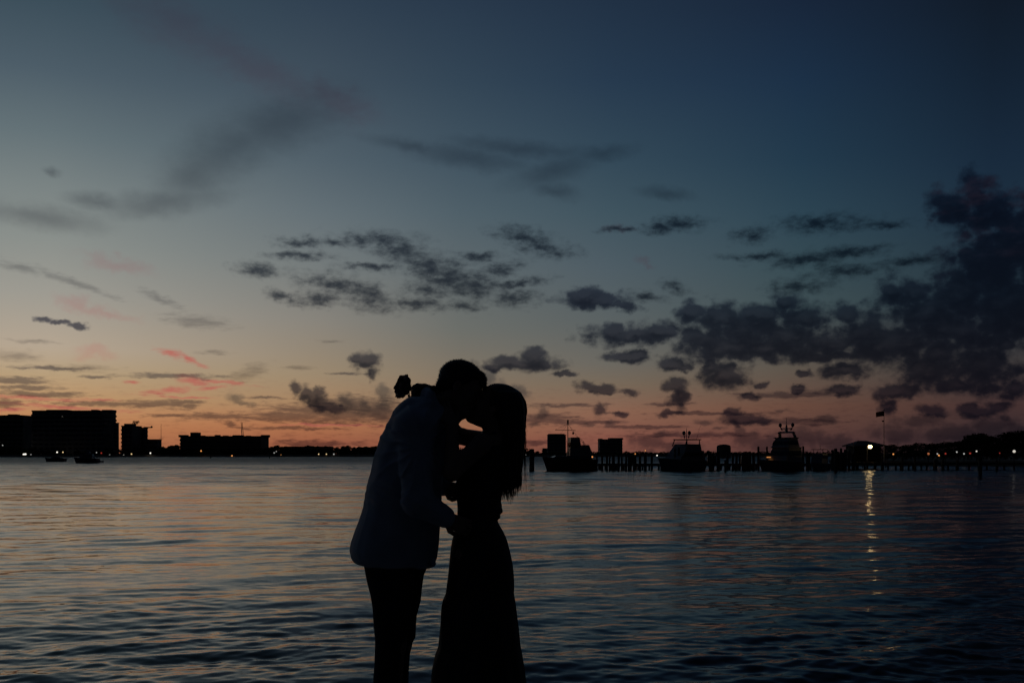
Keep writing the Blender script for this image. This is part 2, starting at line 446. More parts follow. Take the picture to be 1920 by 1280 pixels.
M = dict(
    stone=mat('quay_stone', (0.30, 0.28, 0.25), 0.85, 0.3, 3, 0.004),
    sand=mat('shore_sand', (0.24, 0.20, 0.15), 0.95, 0.3, 0.2, 0.02),
    concrete=mat('concrete', (0.20, 0.19, 0.18), 0.9, 0.25, 0.15),
    render=mat('painted_render', (0.26, 0.25, 0.24), 0.9, 0.15, 0.1),
    brick=mat('tan_facade', (0.22, 0.17, 0.13), 0.9, 0.2, 0.2),
    roofm=mat('roofing', (0.08, 0.07, 0.07), 0.85, 0.3, 0.5),
    glass=mat('dark_glass', (0.02, 0.025, 0.03), 0.12, 0.1, 1, spec=0.5),
    wood=mat('weathered_wood', (0.10, 0.08, 0.065), 0.9, 0.4, 6, 0.01, stretch=(3, 3, 0.5)),
    darkwood=mat('tarred_boards', (0.025, 0.022, 0.02), 0.9, 0.4, 6, 0.01, stretch=(3, 3, 0.5)),
    gel=mat('white_gelcoat', (0.17, 0.175, 0.19), 0.4, 0.06, 0.8),
    navyhull=mat('navy_gelcoat', (0.03, 0.04, 0.08), 0.3, 0.1, 0.8),
    redhull=mat('maroon_paint', (0.09, 0.025, 0.02), 0.4, 0.2, 0.8),
    metal=mat('dull_metal', (0.18, 0.18, 0.19), 0.45, 0.2, 3, metal=0.6),
    darkm=mat('dark_painted_metal', (0.03, 0.03, 0.035), 0.6, 0.2, 3),
    leaf=mat('foliage', (0.04, 0.055, 0.028), 1.0, 0.45, 0.7, spec=0.05),
    bark=mat('bark', (0.08, 0.06, 0.045), 0.95, 0.35, 3, 0.02),
    flag=mat('flag_cloth', (0.10, 0.02, 0.025), 0.9, 0.3, 2),
    skin=mat('skin', (0.26, 0.155, 0.11), 0.6, 0.08, 14),
    hairm=mat('black_hair', (0.012, 0.009, 0.007), 0.5, 0.3, 60, stretch=(1, 1, 0.15)),
    hairf=mat('dark_brown_hair', (0.022, 0.013, 0.008), 0.45, 0.4, 60, stretch=(1, 1, 0.1)),
    jacket=mat('blue_linen', (0.33, 0.375, 0.45), 0.9, 0.08, 12, 0.0005, sheen=0.2),
    trouser=mat('charcoal_wool', (0.018, 0.018, 0.022), 0.95, 0.2, 40, 0.001),
    dress=mat('black_satin', (0.014, 0.013, 0.015), 0.7, 0.2, 25, 0.001),
    shoe=mat('black_leather', (0.012, 0.011, 0.01), 0.4, 0.2, 20),
    petal=mat('rose_petal', (0.14, 0.05, 0.045), 0.7, 0.3, 60, 0.0005),
    stem=mat('rose_green', (0.03, 0.06, 0.02), 0.7, 0.3, 40),
)
L = dict(
    white=glow('lamp_white', (1.0, 0.93, 0.80), 1.3), dimwhite=glow('lamp_dim_white', (0.9, 0.9, 0.85), 0.45),
    yellow=glow('lamp_yellow', (1.0, 0.72, 0.35), 0.9), orange=glow('lamp_sodium', (1.0, 0.38, 0.10), 0.85),
    dimorange=glow('lamp_dim_sodium', (1.0, 0.30, 0.10), 0.30), red=glow('lamp_red', (1.0, 0.08, 0.04), 0.25),
    pale=glow('lamp_pale', (1.0, 0.93, 0.80), 0.6),
    big=glow('lamp_bulb', (1.0, 0.68, 0.30), 17.0), lit=glow('lit_window', (1.0, 0.9, 0.75), 0.06),
)

# ------------------------------------------------------------------ water
def water():
    rng = np.random.default_rng(4)
    ys = [4.6]
    while ys[-1] < 900:
        yy = ys[-1]; ys.append(yy + max(0.028, yy * yy / (996 * 2.0) * 0.62))
    ys += [1200, 1800, 3000, 6000, 14000]
    ys = np.array(ys); us = np.linspace(-0.95, 0.95, 860)
    dy = np.gradient(ys)
    Yg, Ug = np.meshgrid(ys, us, indexing='ij'); Xg = Yg * Ug
    DY = np.repeat(dy[:, None], len(us), 1)
    Zg = np.zeros_like(Xg)
    # slow gust pattern
    gust = np.zeros_like(Xg)
    for i in range(9):
        lam = 4 * 1.7 ** i / 2; an = rng.uniform(0, 2 * math.pi); ph = rng.uniform(0, 6.28)
        gust += np.sin(2 * math.pi / lam * (Xg * math.cos(an) * 0.35 + Yg * math.sin(an)) + ph)
    gust = 1.0 + 0.22 * gust
    gust = np.clip(gust, 0.25, 1.9)
    sx = np.clip((Xg + 1.5) / 9.0, 0, 1); gust *= 1.0 + 0.75 * sx * sx * (3 - 2 * sx)      # waves steepened towards the right, shaped to darken the reflections there
    N = 96
    for i in range(N):
        lam = 0.13 * (4.6 / 0.13) ** ((i + rng.uniform(0, 1)) / N)
        an = math.radians(90 + 12 + rng.normal(0, 38 if lam < .35 else 21))     # mostly running along the view
        kx, ky = math.cos(an), math.sin(an)
        slope = 0.0098 * (1.0 if lam < 0.5 else (0.5 / lam) ** 0.45)
        amp = slope * lam / (2 * math.pi)
        w = np.clip((lam / (DY * 2.2) - 1.0) / 1.2, 0, 1)
        ph = rng.uniform(0, 6.28)
        k = 2 * math.pi / lam
        rows = np.where(w[:, 0] > 0)[0]
        if not len(rows): continue
        r1 = rows[-1] + 1
        Xs, Ys = Xg[:r1], Yg[:r1]
        s_ = np.sin(k * (Xs * kx + Ys * ky) + ph + 0.7 * np.sin(k * 0.17 * (Xs * ky - Ys * kx) + ph * 3))
        Zg[:r1] += amp * w[:r1] * gust[:r1] * (s_ + 0.18 * (2 * s_ * s_ - 1))
    V = np.stack([Xg, Yg, Zg], -1).reshape(-1, 3)
    nr, nc = Xg.shape
    I = np.arange(nr * nc).reshape(nr, nc)
    Q = np.stack([I[:-1, :-1], I[:-1, 1:], I[1:, 1:], I[1:, :-1]], -1).reshape(-1, 4)
    b = len(V)
    V = np.vstack([V, [(-20000, -400, -0.35), (20000, -400, -0.35), (20000, 20000, -0.35), (-20000, 20000, -0.35)]])
    Q = np.vstack([Q, [(b, b + 1, b + 2, b + 3)]])
    m = bpy.data.materials.new('bay_water'); m.use_nodes = True
    g = G(m.node_tree); bs = m.node_tree.nodes['Principled BSDF']
    bs.inputs['Base Color'].default_value = (0.006, 0.009, 0.012, 1)
    
    bs.inputs['IOR'].default_value = 1.29
    geo = g.n('ShaderNodeNewGeometry')
    pos = geo.outputs['Position']
    sp = g.n('ShaderNodeSeparateXYZ'); g.put(sp.inputs[0], pos)
    half = (0.5, 0.5, 0.5)
    def slopes(vec, scale, k, det=3.0):
        c = g.noise(vec, scale, det, 0.55, color=True)
        return g.vm('MULTIPLY', g.vm('SUBTRACT', c, half), (k * 1.45, k, 0.0))
    a = slopes(g.vm('MULTIPLY', pos, (0.55, 1.0, 1.0)), 7.0, 0.13)
    g.put(bs.inputs['Roughness'], g.smooth(sp.outputs[1], 40.0, 300.0, 0.075, 0.42))
    far = g.smooth(sp.outputs[1], 12.0, 110.0)
    bvec = slopes(g.vm('MULTIPLY', pos, (0.28, 1.0, 1.0)), 1.1, 0.80)
    bvec = g.vm('SCALE', bvec, None); bvec.node.inputs[3].default_value = 1.0
    m.node_tree.links.new(far, bvec.node.inputs[3])
    patch = g.noise(g.vm('MULTIPLY', pos, (0.25, 1.0, 1.0)), 0.05, 4, 0.6)
    pk = g.smooth(patch, 0.35, 0.65, 0.55, 1.25)
    tilt = g.xyz(0.0, g.math('MULTIPLY', far, -0.085), 0.0)   # at grazing angles mostly the near faces of wavelets show
    tot = g.vm('ADD', g.vm('ADD', a, bvec), tilt)
    sc = g.vm('SCALE', tot, None); m.node_tree.links.new(pk, sc.node.inputs[3])
    nrm = g.vm('NORMALIZE', g.vm('ADD', geo.outputs['Normal'], sc))
    g.put(bs.inputs['Normal'], nrm)
    o = np_mesh('water', V, Q, m)
    tag(o, 'dark rippled bay water reflecting the afterglow', None, None, 'structure')
water()

# ------------------------------------------------------------------ ground under the couple, shores
GZ = 0.66
q = MB()
q.box(-60, 60, -30, 4.95, -1.5, GZ - 0.01)
qo = q.build('quay', M['stone']); tag(qo, 'stone quay the couple stand on', None, None, 'structure')
cp = MB()
xx = -24.0
while xx < 24:
    cp.box(xx + 0.006, xx + 1.494, 4.45, 5.02, GZ - 0.22, GZ); xx += 1.5
cp.build('coping_stones', M['stone'], qo)

def shore(name, pts_front, depth, z, label):
    m = MB(); n = len(pts_front)
    vs = []
    for (x, y) in pts_front: vs.append((x, y, -0.6))
    for (x, y) in pts_front: vs.append((x, y + 2.0, z))
    for (x, y) in pts_front: vs.append((x * (1 + depth / y), y + depth, z + 0.3))
    fs = []
    for i in range(n - 1):
        fs.append((i, i + 1, n + i + 1, n + i)); fs.append((n + i, n + i + 1, 2 * n + i + 1, 2 * n + i))
    m.add(vs, fs)
    return tag(m.build(name, M['sand']), label, None, None, 'structure')
random.seed(3)
YF = 622.0
pts = [(-900 + i * 30, YF + 4 * math.sin(i * 1.7) + 3 * math.sin(i * .6)) for i in range(61)]
shore('far_shore', pts, 1500, 1.2, 'low dark far shore across the bay')
pts = [(X(1585, 152) + i * 8, 158 + 4 * math.sin(i * 1.1)) for i in range(40)]
shore('marina_shore', pts, 260, 0.9, 'dark wooded shore behind the marina')

# ------------------------------------------------------------------ vegetation
def leaf_quads(m, rnd, c, r, n, size):
    for _ in range(n):
        while True:
            p = Vector((rnd.uniform(-1, 1), rnd.uniform(-1, 1), rnd.uniform(-1, 1)))
            if 0.15 < p.length < 1: break
        p = Vector((c[0] + p.x * r[0], c[1] + p.y * r[1], c[2] + p.z * r[2]))
        u = Vector((rnd.gauss(0, 1), rnd.gauss(0, 1), rnd.gauss(0, 1))).normalized()
        w = u.orthogonal().normalized() * size * rnd.uniform(0.5, 1.0); u = u * size * rnd.uniform(0.6, 1.3)
        m.add([p - u, p - w * 0.6, p + u, p + w * 0.6], [(0, 1, 2, 3)])
def broad_tree(name, seed, h, w, n=420, leaf=0.45, low=.42):
    rnd = random.Random(seed)
    t = empty(name)
    tr = MB()
    top = Vector((rnd.uniform(-.3, .3), rnd.uniform(-.3, .3), h * 0.55))
    tr.tube([(0, 0, -0.2), (top.x * .3, top.y * .3, h * 0.2), (top.x * .7, top.y * .7, h * 0.4), top], [h * .035, h * .028, h * .022, h * .012], 7)
    cr = MB()
    nb = 9
    for i in range(nb):
        a = 2 * math.pi * i / nb + rnd.uniform(-.3, .3)
        rr = w * 0.5 * rnd.uniform(0.35, 0.72); zz = h * (low + (.85 - low) * (i % 3 + rnd.uniform(0, 1)) / 3)
        c = (math.cos(a) * rr, math.sin(a) * rr, zz)
        tr.tube([(top.x * .5, top.y * .5, h * 0.3), (c[0] * .5, c[1] * .5, h * .3 + (zz - h * .3) * .6), c], [h * .016, h * .011, h * .005], 5)
        s = rnd.uniform(0.75, 1.2)
        leaf_quads(cr, rnd, c, (w * .23 * s, w * .23 * s, h * .15 * s), n // nb, leaf)
    leaf_quads(cr, rnd, (0, 0, h * 0.78), (w * .3, w * .3, h * .22), n // 3, leaf)
    tr.build('trunk', M['bark'], t); cr.build('crown', M['leaf'], t)
    return t
def palm_tree(name, seed, h):
    rnd = random.Random(seed)
    t = empty(name)
    lean = rnd.uniform(-.6, .6)
    MB().tube([(0, 0, -.2), (lean * .2, 0, h * .4), (lean * .6, 0, h * .75), (lean, 0, h)], [.24, .2, .17, .15], 7).build('trunk', M['bark'], t)
    cr = MB()
    for i in range(18):
        a = 2 * math.pi * i / 18 + rnd.uniform(-.2, .2); up = rnd.uniform(-.5, 1.0); ln = rnd.uniform(1.5, 2.3)
        dx, dy_ = math.cos(a), math.sin(a); pts = []
        for k in range(6):
            s = k / 5; pts.append(Vector((lean + dx * ln * s, dy_ * ln * s, h + up * ln * s * .8 - 1.1 * ln * s * s)))
        for k in range(5):
            wd = 0.32 * (1 - k / 6); sd = Vector((-dy_, dx, 0)) * wd
            cr.add([pts[k] - sd - Vector((0, 0, .12)), pts[k], pts[k + 1], pts[k + 1] - sd * .8 - Vector((0, 0, .12))], [(0, 1, 2, 3)])
            cr.add([pts[k] + sd - Vector((0, 0, .12)), pts[k], pts[k + 1], pts[k + 1] + sd * .8 - Vector((0, 0, .12))], [(0, 1, 2, 3)])
    cr.build('crown', M['leaf'], t)
    return t
def place(proto, first, loc, s, rz):
    o = proto if first else copy_tree(proto)
    o.location = loc; o.scale = s if hasattr(s, '__len__') else (s, s, s); o.rotation_euler = (0, 0, rz)
    return o
ORD = ['first', 'second', 'third', 'fourth', 'fifth', 'sixth', 'seventh', 'eighth', 'ninth', 'tenth', 'eleventh', 'twelfth', 'thirteenth', 'fourteenth',
       'fifteenth', 'sixteenth', 'seventeenth', 'eighteenth', 'nineteenth', 'twentieth', 'twenty-first', 'twenty-second', 'twenty-third', 'twenty-fourth', 'twenty-fifth',
       'twenty-sixth', 'twenty-seventh', 'twenty-eighth', 'twenty-ninth', 'thirtieth', 'thirty-first', 'thirty-second', 'thirty-third', 'thirty-fourth', 'thirty-fifth', 'thirty-sixth',
       'thirty-seventh', 'thirty-eighth', 'thirty-ninth', 'fortieth']

def far_trees():
    protos = [broad_tree('shore_tree', 10 + i, 8.0, 7.5 + i, 800, 0.7, .16) for i in range(3)]
    used = [False] * 3
    rnd = random.Random(5)
    spots = [(305,838),(313,840),(322,836),(331,835),(509,838),(518,836),(528,838),(536,837),(560,838),(578,836),(596,837),(611,837),(632,839),(644,837),(652,836),
             (664,839),(674,838),(686,838),(697,838),(706,837),(1008,846),(1020,844),(1095,846),(1178,848),(1192,847),(1206,848),(1316,846),(1328,845)]
    spots.sort()
    for i, (px, py) in enumerate(spots):
        k = i % 3; Y = YF + rnd.uniform(10, 30)
        h = Zh(py, Y) - 1.0
        o = place(protos[k], not used[k], (X(px, Y), Y, 1.1), (h / 8.0 * rnd.uniform(.9, 1.2), h / 8.0, h / 7.6), rnd.uniform(0, 6.28)); used[k] = True
        side = 'left of the couple' if px < 720 else 'behind the marina'
        idx = i if px < 720 else i - 20
        tag(o, f'small dark tree on the far shore {side}, {ORD[idx]} from the left', 'tree', 'trees along the far shore')
    pp = [palm_tree('palm_tree', 40 + i, 7.0) for i in range(2)]
    for i, (px, py, lb) in enumerate([(521,832,'tall palm standing right of the long low apartment block'), (653,835,'palm poking above the treeline right of the low villa'),
                                      (328,834,'small palm just left of the long apartment block'), (682,836,'palm nearest the man on the far shore')]):
        Y = YF + 9; h = Zh(py, Y) - 1.1
        o = place(pp[i % 2], i < 2, (X(px, Y), Y, 1.1), h / 8.0, i * 1.3)
        tag(o, lb, 'palm', 'palms along the far shore')
    m = MB(); rnd = random.Random(8)
    for px in range(-60, 1000, 5):
        if 120 < px < 290 and rnd.random() < .4: continue
        Y = YF + rnd.uniform(6, 22); zt = Zh(842.5 - rnd.uniform(-2.5, 3.0), Y)
        leaf_quads(m, rnd, (X(px, Y), Y, 1 + zt * .4), (2.2, 2.0, zt * .55), 70, 0.75)
    for px in range(985, 1600, 6):
        Y = YF + rnd.uniform(6, 22); zt = Zh(849 - rnd.uniform(-2, 2.0), Y)
        leaf_quads(m, rnd, (X(px, Y), Y, 1 + zt * .4), (2.6, 2.0, zt * .5), 50, 0.7)
    tag(m.build('shore_undergrowth', M['leaf']), 'dark unbroken scrub along the far shore', 'undergrowth', None, 'stuff')
far_trees()

def near_trees():
    protos = [broad_tree('marina_tree', 60 + i, 6.0, 6.0 + i, 1700, 0.24, .2) for i in range(3)]
    used = [False] * 3
    rnd = random.Random(15)
    spots = [(1672,830,'small'),(1700,831,''),(1722,827,''),(1748,828,''),(1772,825,''),(1797,824,''),(1815,818,''),(1834,808,''),(1850,813,''),(1868,820,''),(1886,810,''),(1906,803,''),(1930,800,''),(1960,806,''),(1995,803,'')]
    for i, (px, py, _) in enumerate(spots):
        k = i % 3; Y = 185 + rnd.uniform(-8, 14)
        h = Zh(py, Y) - 0.9
        o = place(protos[k], not used[k], (X(px, Y), Y, 0.85), (h / 6.4 * 1.1, h / 6.4, h / 6.3), rnd.uniform(0, 6.28)); used[k] = True
        tag(o, f'dark leafy tree on the right-hand shore, {ORD[i]} from the flagpole', 'tree', 'trees behind the right-hand pier')
    m = MB(); rnd = random.Random(18)
    for px in range(1600, 2040, 4):
        Y = 176 + rnd.uniform(0, 20); zt = Zh(838 - rnd.uniform(0, 6), Y) - .8
        leaf_quads(m, rnd, (X(px, Y), Y, .8 + zt * .5), (.9, .9, zt * .55), 60, 0.25)
    tag(m.build('shore_shrubbery', M['leaf']), 'dark mass of shrubs under the right-hand trees', 'shrubs', None, 'stuff')
near_trees()

# ------------------------------------------------------------------ buildings over the water
def building(name, label, px0, px1, pytop, Y, depth, floors, m, steps=(), balc=None, parapet=0.8, group=None):
    x0 = X(px0, Y if px0 < CX else Y + depth); x1 = X(px1, Y + depth if px1 < CX else Y); z1 = Zh(pytop, Y)
    o = empty(name, ((x0 + x1) / 2, Y + depth / 2, 0.9))
    w = (x1 - x0) / 2; zt = z1 - 0.9
    MB().box(-w, w, -depth / 2, depth / 2, 0, zt - parapet).build('wall', m, o)
    rf = MB()
    rf.box(-w - .25, w + .25, -depth / 2 - .25, -depth / 2 + .2, zt - parapet, zt)
    rf.box(-w - .25, w + .25, depth / 2 - .2, depth / 2 + .25, zt - parapet, zt)
    rf.box(-w - .25, -w + .2, -depth / 2 + .2, depth / 2 - .2, zt - parapet, zt)
    rf.box(w - .2, w + .25, -depth / 2 + .2, depth / 2 - .2, zt - parapet, zt)
    rf.box(-w + .2, w - .2, -depth / 2 + .2, depth / 2 - .2, zt - parapet, zt - parapet + .12)
    roof = rf.build('roof', M['roofm'], o)
    for (a, b, py, dp) in steps:          # roof structures
        Yr = Y + depth / 2; xa, xb = X(a, Yr) - o.location.x, X(b, Yr) - o.location.x
        MB().box(xa, xb, -dp / 2, dp / 2, zt - parapet + .12, Zh(py, Y) - .9).build('roof_house', m, roof)
    fh = (zt - parapet) / floors
    gm = bpy.data.meshes.new('balcony')
    for f in range(1, floors):
        zf = f * fh
        b_ = MB()
        e0, e1 = balc if balc else (0.0, 0.0)
        b_.box(-w - e0, w + e1, -depth / 2 - 1.3, -depth / 2 - .003, zf - .1, zf + .12)
        if e1: b_.box(w + .003, w + e1, -depth / 2, depth / 2 - 2, zf - .1, zf + .12)
        b_.box(-w - e0, w + e1, -depth / 2 - 1.3, -depth / 2 - 1.24, zf + .12, zf + 1.05)
        if e1: b_.box(w + e1 - .06, w + e1, -depth / 2 - 1.24, depth / 2 - 2, zf + .12, zf + 1.05)
        b_.build('balcony', m, o)
    nwin = max(3, int(2 * w / 3.6))
    wm = None
    step = 2 * w / nwin
    for f in range(floors):
        for i in range(nwin):
            if wm is None:
                wo = MB().box(-step * .33, step * .33, -.06, .02, 0, fh * .62).build('window', M['glass'], o); wm = wo.data
            else:
                wo = bpy.data.objects.new('window', wm); COL.objects.link(wo); wo.parent = o
            wo.location = (-w + step * (i + .5), -depth / 2, f * fh + .16)
    tag(o, label, 'building', group)
    return o, w, zt, depth
GB = 'buildings along the far shore'
b1, *_ = building('apartment_building', 'low wide block at the left edge, beside the largest block', -75, 68, 778, YF + 26, 18, 9, M['concrete'], [(18, 34, 775.5, 5)], None, group=GB)
b2, w2, zt2, d2 = building('apartment_building', 'tallest and widest dark apartment block on the left shore', 60, 217.5, 769, YF + 14, 22, 10, M['render'], [(92, 130, 766.8, 8), (136, 143, 768, 4), (174, 184, 766.5, 5), (196, 214, 767, 8)], (0, 1.35), group=GB)
building('apartment_building', 'narrow dark wing against the right end of the tallest block', 213, 223, 792, YF + 9, 3.5, 8, M['render'], [], None, .5, group=GB)
b3, w3, zt3, d3 = building('apartment_building', 'slim tower with plants on its roof, right of the tallest block', 228, 265, 797.5, YF + 18, 16, 7, M['concrete'], [(236, 252, 793.5, 6)], None, group=GB)
rt = MB(); rnd = random.Random(2)
for px in (242, 246, 250): leaf_quads(rt, rnd, (X(px, YF + 18) - b3.location.x, 0, zt3 + 2.2), (1.0, 1.0, 1.3), 60, .35)
rt.build('roof_garden', M['leaf'], b3)
b3b, *_ = building('apartment_building', 'part-built block with jutting slabs and a roof beam beside the slim tower', 262, 277, 801, YF + 34.5, 5, 7, M['concrete'], [], (0, .9), group=GB)
Yb = YF + 34.5
MB().box(X(270, Yb) - b3b.location.x, X(286, Yb) - b3b.location.x, -2.9, -2.52, Zh(802, Yb) - .9, Zh(800, Yb) - .9).build('roof_beam', M['metal'], b3b)
MB().ball((X(284.5, Yb) - b3b.location.x, -2.7, Zh(800, Yb) - .9), .7, 8, 6).build('beam_end', M['metal'], b3b)
building('annex_building', 'low flat annex between the slim tower and the mast', 272, 303, 823, YF + 24, 8, 3, M['concrete'], [], None, .4, group=GB)
b4, w4, zt4, d4 = building('apartment_building', 'long dark apartment block with end turrets on the left shore', 338, 504, 817, YF + 20, 20, 5, M['brick'],
         [(337.5, 351, 814.5, 6), (359.5, 374, 809.8, 6), (378, 384, 815.5, 4), (404, 412, 814.5, 4), (420, 427, 815.6, 4), (438, 456, 815, 6), (462, 470, 815.8, 4), (491, 504.5, 814.6, 6)], None, group=GB)
building('villa', 'low flat villa half hidden by trees left of the man', 537, 625, 836.5, YF + 24, 14, 2, M['render'], [(572, 588, 835.5, 4)], None, .3, group=GB)
building('tower_block', 'dark square block seen above the moored boat with the crossed mast', 1026, 1061, 814.5, YF + 60, 14, 6, M['concrete'], [(1028, 1058, 812.8, 10)], None, .4, group=GB)
building('tower_block', 'dark block with notched roof left of the two-domed yacht', 1121, 1167, 823, YF + 60, 16, 5, M['concrete'], [(1122, 1129, 821.6, 6), (1141, 1167, 820.5, 10)], None, .4, group=GB)
building('annex_building', 'low box of a building left of the moored boat with the crossed mast', 1017, 1026, 840, YF + 50, 10, 2, M['concrete'], [], None, .3, group=GB)
# round tank house
Yd = 420
dome = empty('round_house', (X(1357, Yd), Yd, 0.0))
MB().cyl((0, 0, -.4), (0, 0, Zh(837, Yd)), X(1370, Yd) - X(1357, Yd), None, 24).build('wall', M['brick'], dome)
MB().ball((0, 0, Zh(837, Yd)), (X(1370, Yd) - X(1357, Yd), X(1370, Yd) - X(1357, Yd), Zh(832.5, Yd) - Zh(837, Yd)), 24, 8).build('roof', M['roofm'], dome, True)
tag(dome, 'squat round house with domed roof behind the marina pilings', 'building', GB)
# mast and crane
Ym_ = YF + 12
ms = empty('radio_mast', (X(302, Ym_), Ym_, 1.0))
MB().cyl((0, 0, 0), (0, 0, Zh(795, Ym_) - 1), .22, .1, 6).build('pole', M['metal'], ms)
MB().cyl((-1.5, 0, Zh(822, Ym_) - 1), (1.5, 0, Zh(822, Ym_) - 1), .12, .12, 5).build('crossbar', M['metal'], ms)
tag(ms, 'thin upright mast at the end of the low flat annex', 'mast')
Yc = YF + 70
cr = empty('crane', (X(458, Yc), Yc, 1.0))
MB().box(-1.4, 1.4, -1.4, 1.4, 0, 3).build('base', M['metal'], cr)
bm = MB()
p0 = Vector((0, 0, 3)); p1 = Vector((X(453, Yc) - X(458, Yc), 0, Zh(791, Yc) - 1))
for dx_ in (-.35, .35):
    bm.cyl(p0 + Vector((dx_ * 2, -.3, 0)), p1 + Vector((dx_, -.3, 0)), .1, .08, 5)
    bm.cyl(p0 + Vector((dx_ * 2, .3, 0)), p1 + Vector((dx_, .3, 0)), .1, .08, 5)
for k in range(24):
    a_ = p0.lerp(p1, k / 24); c_ = p0.lerp(p1, (k + 1) / 24); s_ = .7 * (1 - k / 48)
    bm.cyl(a_ + Vector((s_ * (-1) ** k, -.3, 0)), c_ + Vector((-s_ * (-1) ** k, .3, 0)), .06, .06, 4)
bm.build('boom', M['metal'], cr)
MB().cyl((-1.5, .6, 2), (X(452, Yc) - X(458, Yc), .6, Zh(804, Yc) - 1), .12, .1, 5).build('back_mast', M['metal'], cr)
tag(cr, 'thin lattice crane boom rising behind the long apartment block', 'crane')

# ------------------------------------------------------------------ lamps across the water
def lamp(px, py, Y, m, r, label, base=1.0, name='shore_lamp', group='lamps along the far shore'):
    z = Zh(py, Y)
    o = empty(name, (X(px, Y), Y, base))
    MB().cyl((0, 0, 0), (0, 0, z - base), max(.05, r * .16), max(.04, r * .12), 6).build('post', M['darkm'], o)
    MB().ball((0, 0, z - base), r, 10, 8).build('lamp_globe', m, o, True)
    tag(o, label, 'lamp', group)
    return o
YL = YF + 3.4
for px, py, m, r, lb in [
    (5,834.5,'dimwhite',.35,'faint lamp high at the left edge of the far shore'),(44.5,851.6,'white',.62,'brightest white lamp on the left shore, left one of a touching pair'),
    (47.6,851.2,'white',.62,'brightest white lamp on the left shore, right one of a touching pair'),(58,852,'dimwhite',.35,'faint lamp just right of the bright white pair'),
    (107,847.4,'white',.48,'white lamp above the smaller anchored boat'),(118,847.4,'yellow',.42,'yellowish lamp between the two anchored boats'),
    (190,849,'red',.5,'dim red lamp right of the anchored cruiser'),(181,848,'dimwhite',.35,'faint white lamp above the stern of the anchored cruiser'),(205.5,853.2,'dimwhite',.5,'pale lamp below the right end of the tallest block'),
    (232,853.2,'white',.4,'white lamp near the waterline below the slim tower'),(246.5,850.7,'yellow',.42,'amber lamp right of the slim tower base'),(282,849,'white',.46,'warm white lamp below the low flat annex'),
    (377,845,'orange',.5,'orange lamp high on the bank before the long apartment block'),(435,854,'orange',.46,'orange lamp at the waterline before the long apartment block'),
    (457.5,853.6,'dimwhite',.3,'faint pale lamp right of the waterline orange lamp'),(514,848.6,'dimwhite',.36,'dim lamp at the right end of the long apartment block'),
    (518,846,'dimwhite',.3,'dimmest upper lamp under the tall palm'),(527,853.3,'orange',.52,'orange lamp below the tall palm'),(597.5,851,'yellow',.4,'leftmost of three yellowish lamps below the villa'),
    (612,851,'yellow',.38,'middle of three yellowish lamps below the villa'),(626,851,'dimwhite',.42,'rightmost of three small lamps below the villa'),(986,853,'dimwhite',.4,'small lamp just right of the woman\'s hair')]:
    lamp(px, py, YL, L[m], r, lb)
for px, py, Y, m, r, lb in [
    (1191,850.4,300,'orange',.18,'orange lamp over the dock gaps left of the two-domed yacht'),(1210,844.3,420,'orange',.24,'higher orange lamp left of the two-domed yacht'),
    (1232,853.4,300,'white',.2,'white lamp at the bow of the two-domed yacht'),(1675,851,150,'orange',.12,'orange lamp right of the boathouse'),(1741,850.2,152,'dimorange',.18,'blurred dim orange lamp on the right-hand pier'),
    (1757.6,850.4,152,'dimwhite',.11,'pale lamp touching an orange one on the right-hand pier'),(1760.5,853.5,152,'orange',.13,'orange lamp touching a pale one on the right-hand pier'),(1773,850,152,'red',.14,'dim red lamp right of the touching pair of lamps'),
    (1794,847,152,'dimwhite',.12,'dim white lamp mid-way along the right-hand pier'),(1807.5,850.3,152,'dimwhite',.12,'second dim white lamp along the right-hand pier'),(1819,849.6,152,'red',.15,'reddish lamp left of the small white lamp on the right shore'),
    (1831,845.6,152,'pale',.13,'small white lamp under the tallest right-hand trees'),(1874.5,849,152,'red',.1,'faintest red lamp near the right edge'),(1901.5,845.8,152,'pale',.22,'bright white lamp near the right edge of the picture')]:
    lamp(px, py, Y, L[m], r, lb, 0.6, 'marina_lamp', 'lamps around the marina')
lit1 = MB().box(-.5, .5, -.1, 0, 0, .7).build('lit_window', L['lit'], b2); lit1.location = (X(117, YF + 14) - b2.location.x, -d2 / 2 - .07, Zh(781, YF + 14) - .9)
lit2 = MB().box(-.5, .5, -.1, 0, 0, .7).build('lit_window', L['lit'], b2); lit2.location = (X(137, YF + 14) - b2.location.x, -d2 / 2 - .07, Zh(795, YF + 14) - .9)

# ------------------------------------------------------------------ boats
def hull_mesh(Lh, B, fs, fb, draft=0.5, full=0.45, n=14):
    secs = []
    for i in range(n + 1):
        s = i / n
        b = B / 2 * (1 - max(0, (s - full) / (1 - full)) ** 2.1) * (0.92 + 0.08 * min(1, s * 4))
        b = max(b, 0.03)
        zd = fs + (fb - fs) * s ** 1.8
        x = -Lh / 2 + Lh * s
        xr = 0.10 * Lh * max(0, (s - .5) / .5) ** 2        # raked stem
        secs.append([(x - xr, -b * .72, -.05 - draft * 0.2), (x, -b, zd), (x, b, zd), (x - xr, b * .72, -.05 - draft * .2), (x - xr * 1.3, 0, -draft)])
    vs = [p for s in secs for p in s]; fs_ = []
    for i in range(n):
        a, b = i * 5, (i + 1) * 5
        for k in range(5):
            k2 = (k + 1) % 5
            fs_.append((a + k, a + k2, b + k2, b + k))
    fs_.append((0, 4, 3, 2, 1)); fs_.append(tuple(n * 5 + k for k in (0, 1, 2, 3, 4)))
    m = MB().add(vs, fs_)
    for i in range(n):          # rub rail
        pass
    return m
